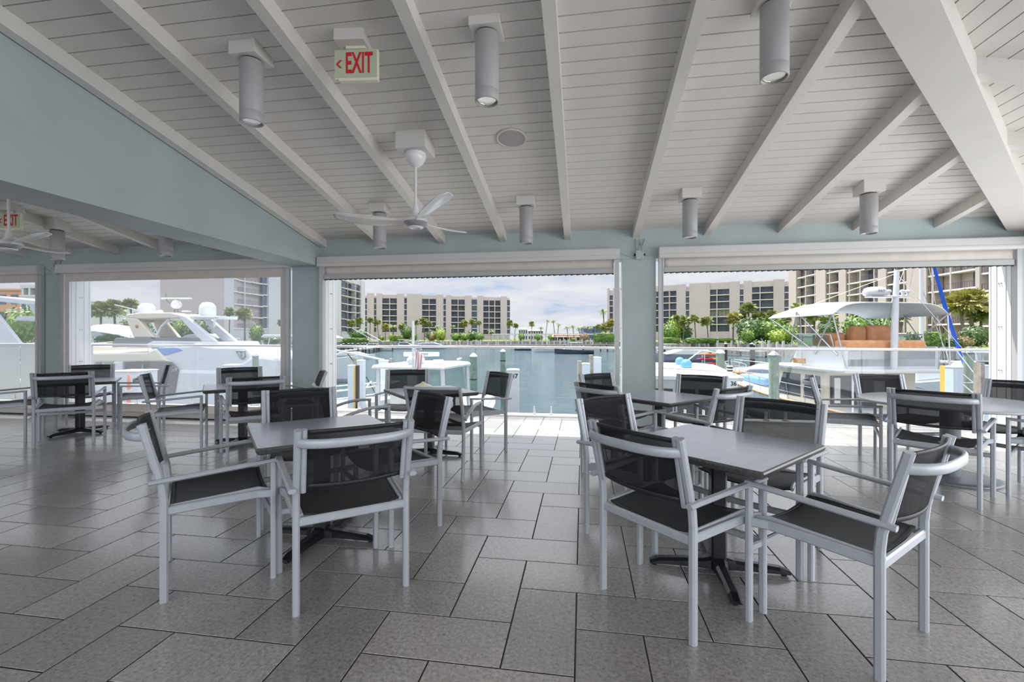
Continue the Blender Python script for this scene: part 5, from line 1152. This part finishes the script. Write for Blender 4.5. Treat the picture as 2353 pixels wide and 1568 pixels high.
def dock(xa, da, xb, db, w, label, z=-1.0, m='wood'):
    a, b = P(xa, HY, da), P(xb, HY, db); L = (b-a).length; t = thing('dock', label, 'dock', (a.x, a.y, z), math.atan2(b.y-a.y, b.x-a.x), 'far docks')
    mb = MB(); mb.box((0,-w/2,-.12),(L,w/2,.05)); mb.build('walkway', M[m], t); n = max(2, int(L/5))
    for k in range(n+1): mb = MB(); mb.tube([(L*k/n,0,-1.8),(L*k/n,0,-.1)], .14, 6); mb.build('support', M['piledark'], t)
dock(930, 134, 1420, 134, 2.2, 'long wooden dock along the far seawall in the middle opening'); dock(786, 76, 880, 112, 1.6, 'low dock on dark pilings at the left of the middle opening')
dock(1380, 104, 1412, 104, 2, 'short dock at the right of the middle opening'); dock(1530, 100, 1760, 74, 2, 'wooden dock along the lawn in the right opening'); dock(2110, 46, 2290, 40, 2, 'pale dock behind the trawler stern', m='dockc')
# ---- far boats
def far_boat(px, d, h, L, label, hm='boat', top=True, cover=None, name='motor_boat', arch=False):
    p = (px-CX)/FP*d; t = boat(name, label, p, d, h, 'boat', 'boats moored across the basin'); b = L*.32
    hull(t, -L/2, L/2, b, L*.10, L*.14, m=hm)
    if cover: mb = MB(); mb.prism([(-L*.46, L*.1), (L*.38, L*.12), (L*.1, L*.2), (-L*.3, L*.19)], -b*.45, b*.45); mb.build('cover', M[cover], t, bevel=.1)
    else:
        mb = MB(); mb.prism([(-L*.2, L*.09), (L*.28, L*.12), (L*.08, L*.20), (-L*.15, L*.20)], -b*.32, b*.32); mb.build('cabin', M['boat'], t, bevel=.06)
        mb = MB(); mb.prism([(-L*.15, L*.145), (L*.18, L*.145), (L*.09, L*.185), (-L*.14, L*.185)], -b*.325, b*.325); mb.build('window', M['dkglass'], t)
    if top:
        mb = MB(); mb.box((-b*.36, -L*.2, L*.285), (b*.36, L*.12, L*.30)); mb.build('hardtop', M['boat'], t, bevel=.03)
        bar(t, 'top_legs', 'boat', *[[(sx*b*.3, sy, L*.12), (sx*b*.3, sy, L*.29)] for sx in (-1, 1) for sy in (-L*.15, L*.08)], r=.04)
    if arch: bar(t, 'outriggers', 'boat', [(-b*.3,-L*.1,L*.24),(-b*.5,L*.5,L*.60)], [(b*.3,-L*.3,L*.24),(b*.6,L*.3,L*.58)], r=.07)
    return t
far_boat(1319, 90, 175, 7.6, 'navy hulled centre console boat moored below the coconut palm', 'navy')
far_boat(1253, 100, 178, 6.0, 'low white skiff moored left of the navy boat', 'boat', False, 'canvas', 'skiff')
far_boat(1205, 112, 170, 5, 'small dark skiff at the far pilings right of the pink block', 'navy', False, 'greycover', 'skiff')
far_boat(855, 108, 200, 9, 'white sport fishing boat with long outriggers at the left of the middle opening', 'boat', True, None, 'motor_boat', True)
far_boat(812, 66, 10, 6, 'white boat on the low dock at the left of the middle opening', 'boat', False, 'canvas'); far_boat(930, 125, 5, 9, 'white boat in front of the lawn behind the tall pole', 'boat', True, None, 'motor_boat')
far_boat(990, 128, 0, 9, 'dark flat boat at the seawall behind the console boat', 'greyhull', False, 'greycover')
far_boat(1575, 62, 185, 8.5, 'grey hulled bowrider moored at the left of the right opening', 'greyhull', False, 'canvas'); far_boat(1534, 84, 200, 7, 'white cruiser at the column edge in the right opening', 'boat', True)
far_boat(1620, 78, 5, 7, 'white boat with folded top on the dock above the kayaks', 'boat', False, 'canvas'); far_boat(1718, 34, 200, 5.2, 'small boat under a grey canvas cover in the right opening', 'boat', False, 'greycover')
far_boat(1775, 36, 190, 6, 'white bowrider with dark side right of the grey covered boat', 'greyhull', False, 'canvas'); far_boat(2245, 38, 175, 7, 'white boat at the pale dock behind the trawler stern', 'boat', True)
far_boat(700, 70, 5, 7, 'white boat at the far dock hidden partly by the left column', 'boat', True); far_boat(236, 48, 8, 8, 'white motor boat behind the striped awning', 'boat', True)
p = (1568-CX)/FP*43
t = boat('floating_dock', 'long pale blue floating dock in the right opening', p, 43, 178, 'dock'); mb = MB(); mb.prism([(-2.6,-.1),(2.6,-.1),(2.7,.15),(2.6,.42),(-2.6,.42)], -.8, .8); mb.build('float', M['bluehull'], t, bevel=.08)
mb = MB(); mb.box((-.7,-2.5,.42),(.7,2.5,.46)); mb.build('top_boards', M['bluecover'], t)
p = P(1633, HY, 46)
t = thing('kayak_rack', 'white rack holding coloured kayaks in the right opening', 'rack', (p.x, p.y, WZ+.25), YAW)
for xx in (-.75, .7): mb = MB(); mb.box((xx,-.3,-.3),(xx+.06,-.24,1.4)); mb.box((xx,.3,-.3),(xx+.06,.36,1.4)); mb.box((xx,-.3,.15),(xx+.06,.36,.2)); mb.box((xx,-.3,.65),(xx+.06,.36,.7)); mb.box((xx,-.3,1.12),(xx+.06,.36,1.17)); mb.build('upright', M['boat'], t)
mb = MB(); mb.box((-1.1,-.4,-.32),(1.1,.5,-.26)); mb.build('base', M['dockc'], t)
def kayak(dx, dz, L, m, label):
    o = thing('kayak', label, 'kayak', (p.x+VR.x*dx, p.y+VR.y*dx, WZ+.25+dz), YAW, 'kayaks on the white rack'); mb = MB()
    rs = [[(-L/2+L*k/10, .27*math.sin(math.pi*min(.98,max(.02,k/10)))*math.cos(a), .17*math.sin(math.pi*min(.98,max(.02,k/10)))*math.sin(a)+.17) for a in [math.pi*2*q/10 for q in range(10)]] for k in range(11)]
    mb.rings(rs, 0); mb.build('hull', M[m], o); mb = MB(); mb.lathe([(.2,.32),(.22,.35),(.16,.36),(.14,.33)], (0,0,0), 14); mb.build('cockpit_rim', M['black'], o)
kayak(-.1, 1.17, 2.4, 'orange', 'orange kayak on top of the white rack'); kayak(-.35, .70, 2.2, 'redp', 'red kayak on the middle tier of the rack'); kayak(.35, .22, 1.8, 'redp', 'dark red kayak on the lowest tier of the rack'); kayak(.45, .72, 1.3, 'yellow', 'yellow-orange kayak on the middle tier, right of the red one')
# ---- sailboat mast with blue cover
p = (2106-CX)/FP*24
t = boat('sailboat', 'sailboat behind the trawler with a bare mast and a blue furled headsail', p, 24, 20)
hull(t, -4.2, 4.6, 2.6, 1.1, 1.4); mb = MB(); mb.prism([(-1.5,1.1),(2.2,1.2),(1.6,1.7),(-1.4,1.75)], -.8, .8); mb.build('cabin', M['boat'], t, bevel=.08)
mb = MB(); mb.tube([(0,.4,1.2),(0,.4,9.5)], .085, 10); mb.build('mast', M['boat'], t)
mb = MB(); mb.tube([(0,4.3,1.5),(0,2.6,4.6),(0,.55,9.2)], [.06,.10,.05], 8); mb.build('furled_sail', M['bluesail'], t)
bar(t, 'rigging', 'steel', [(0,.4,9.4),(0,-4.0,1.3)], [(0,.4,9.4),(1.2,.3,1.2)], [(0,.4,9.4),(-1.2,.3,1.2)], [(0,.4,6),(0,3.2,1.4)], r=.015)
t = thing('marker_buoy', 'orange-red safety marker post seen through the lowered screen', 'marker', P(296, 905, 11), YAW)
mb = MB(); mb.lathe([(.05,-.4),(.045,-.35),(.04,.2),(.025,.45),(.001,.47)], (0,0,0), 12); mb.build('cone', M['orange'], t); mb = MB(); mb.lathe([(.062,.0),(.06,.1)], (0,0,0), 12); mb.build('band', M['boat'], t)
mb = MB(); mb.box((-.18,-.18,-2.9),(.18,.18,-.4)); mb.build('base', M['dockc'], t)
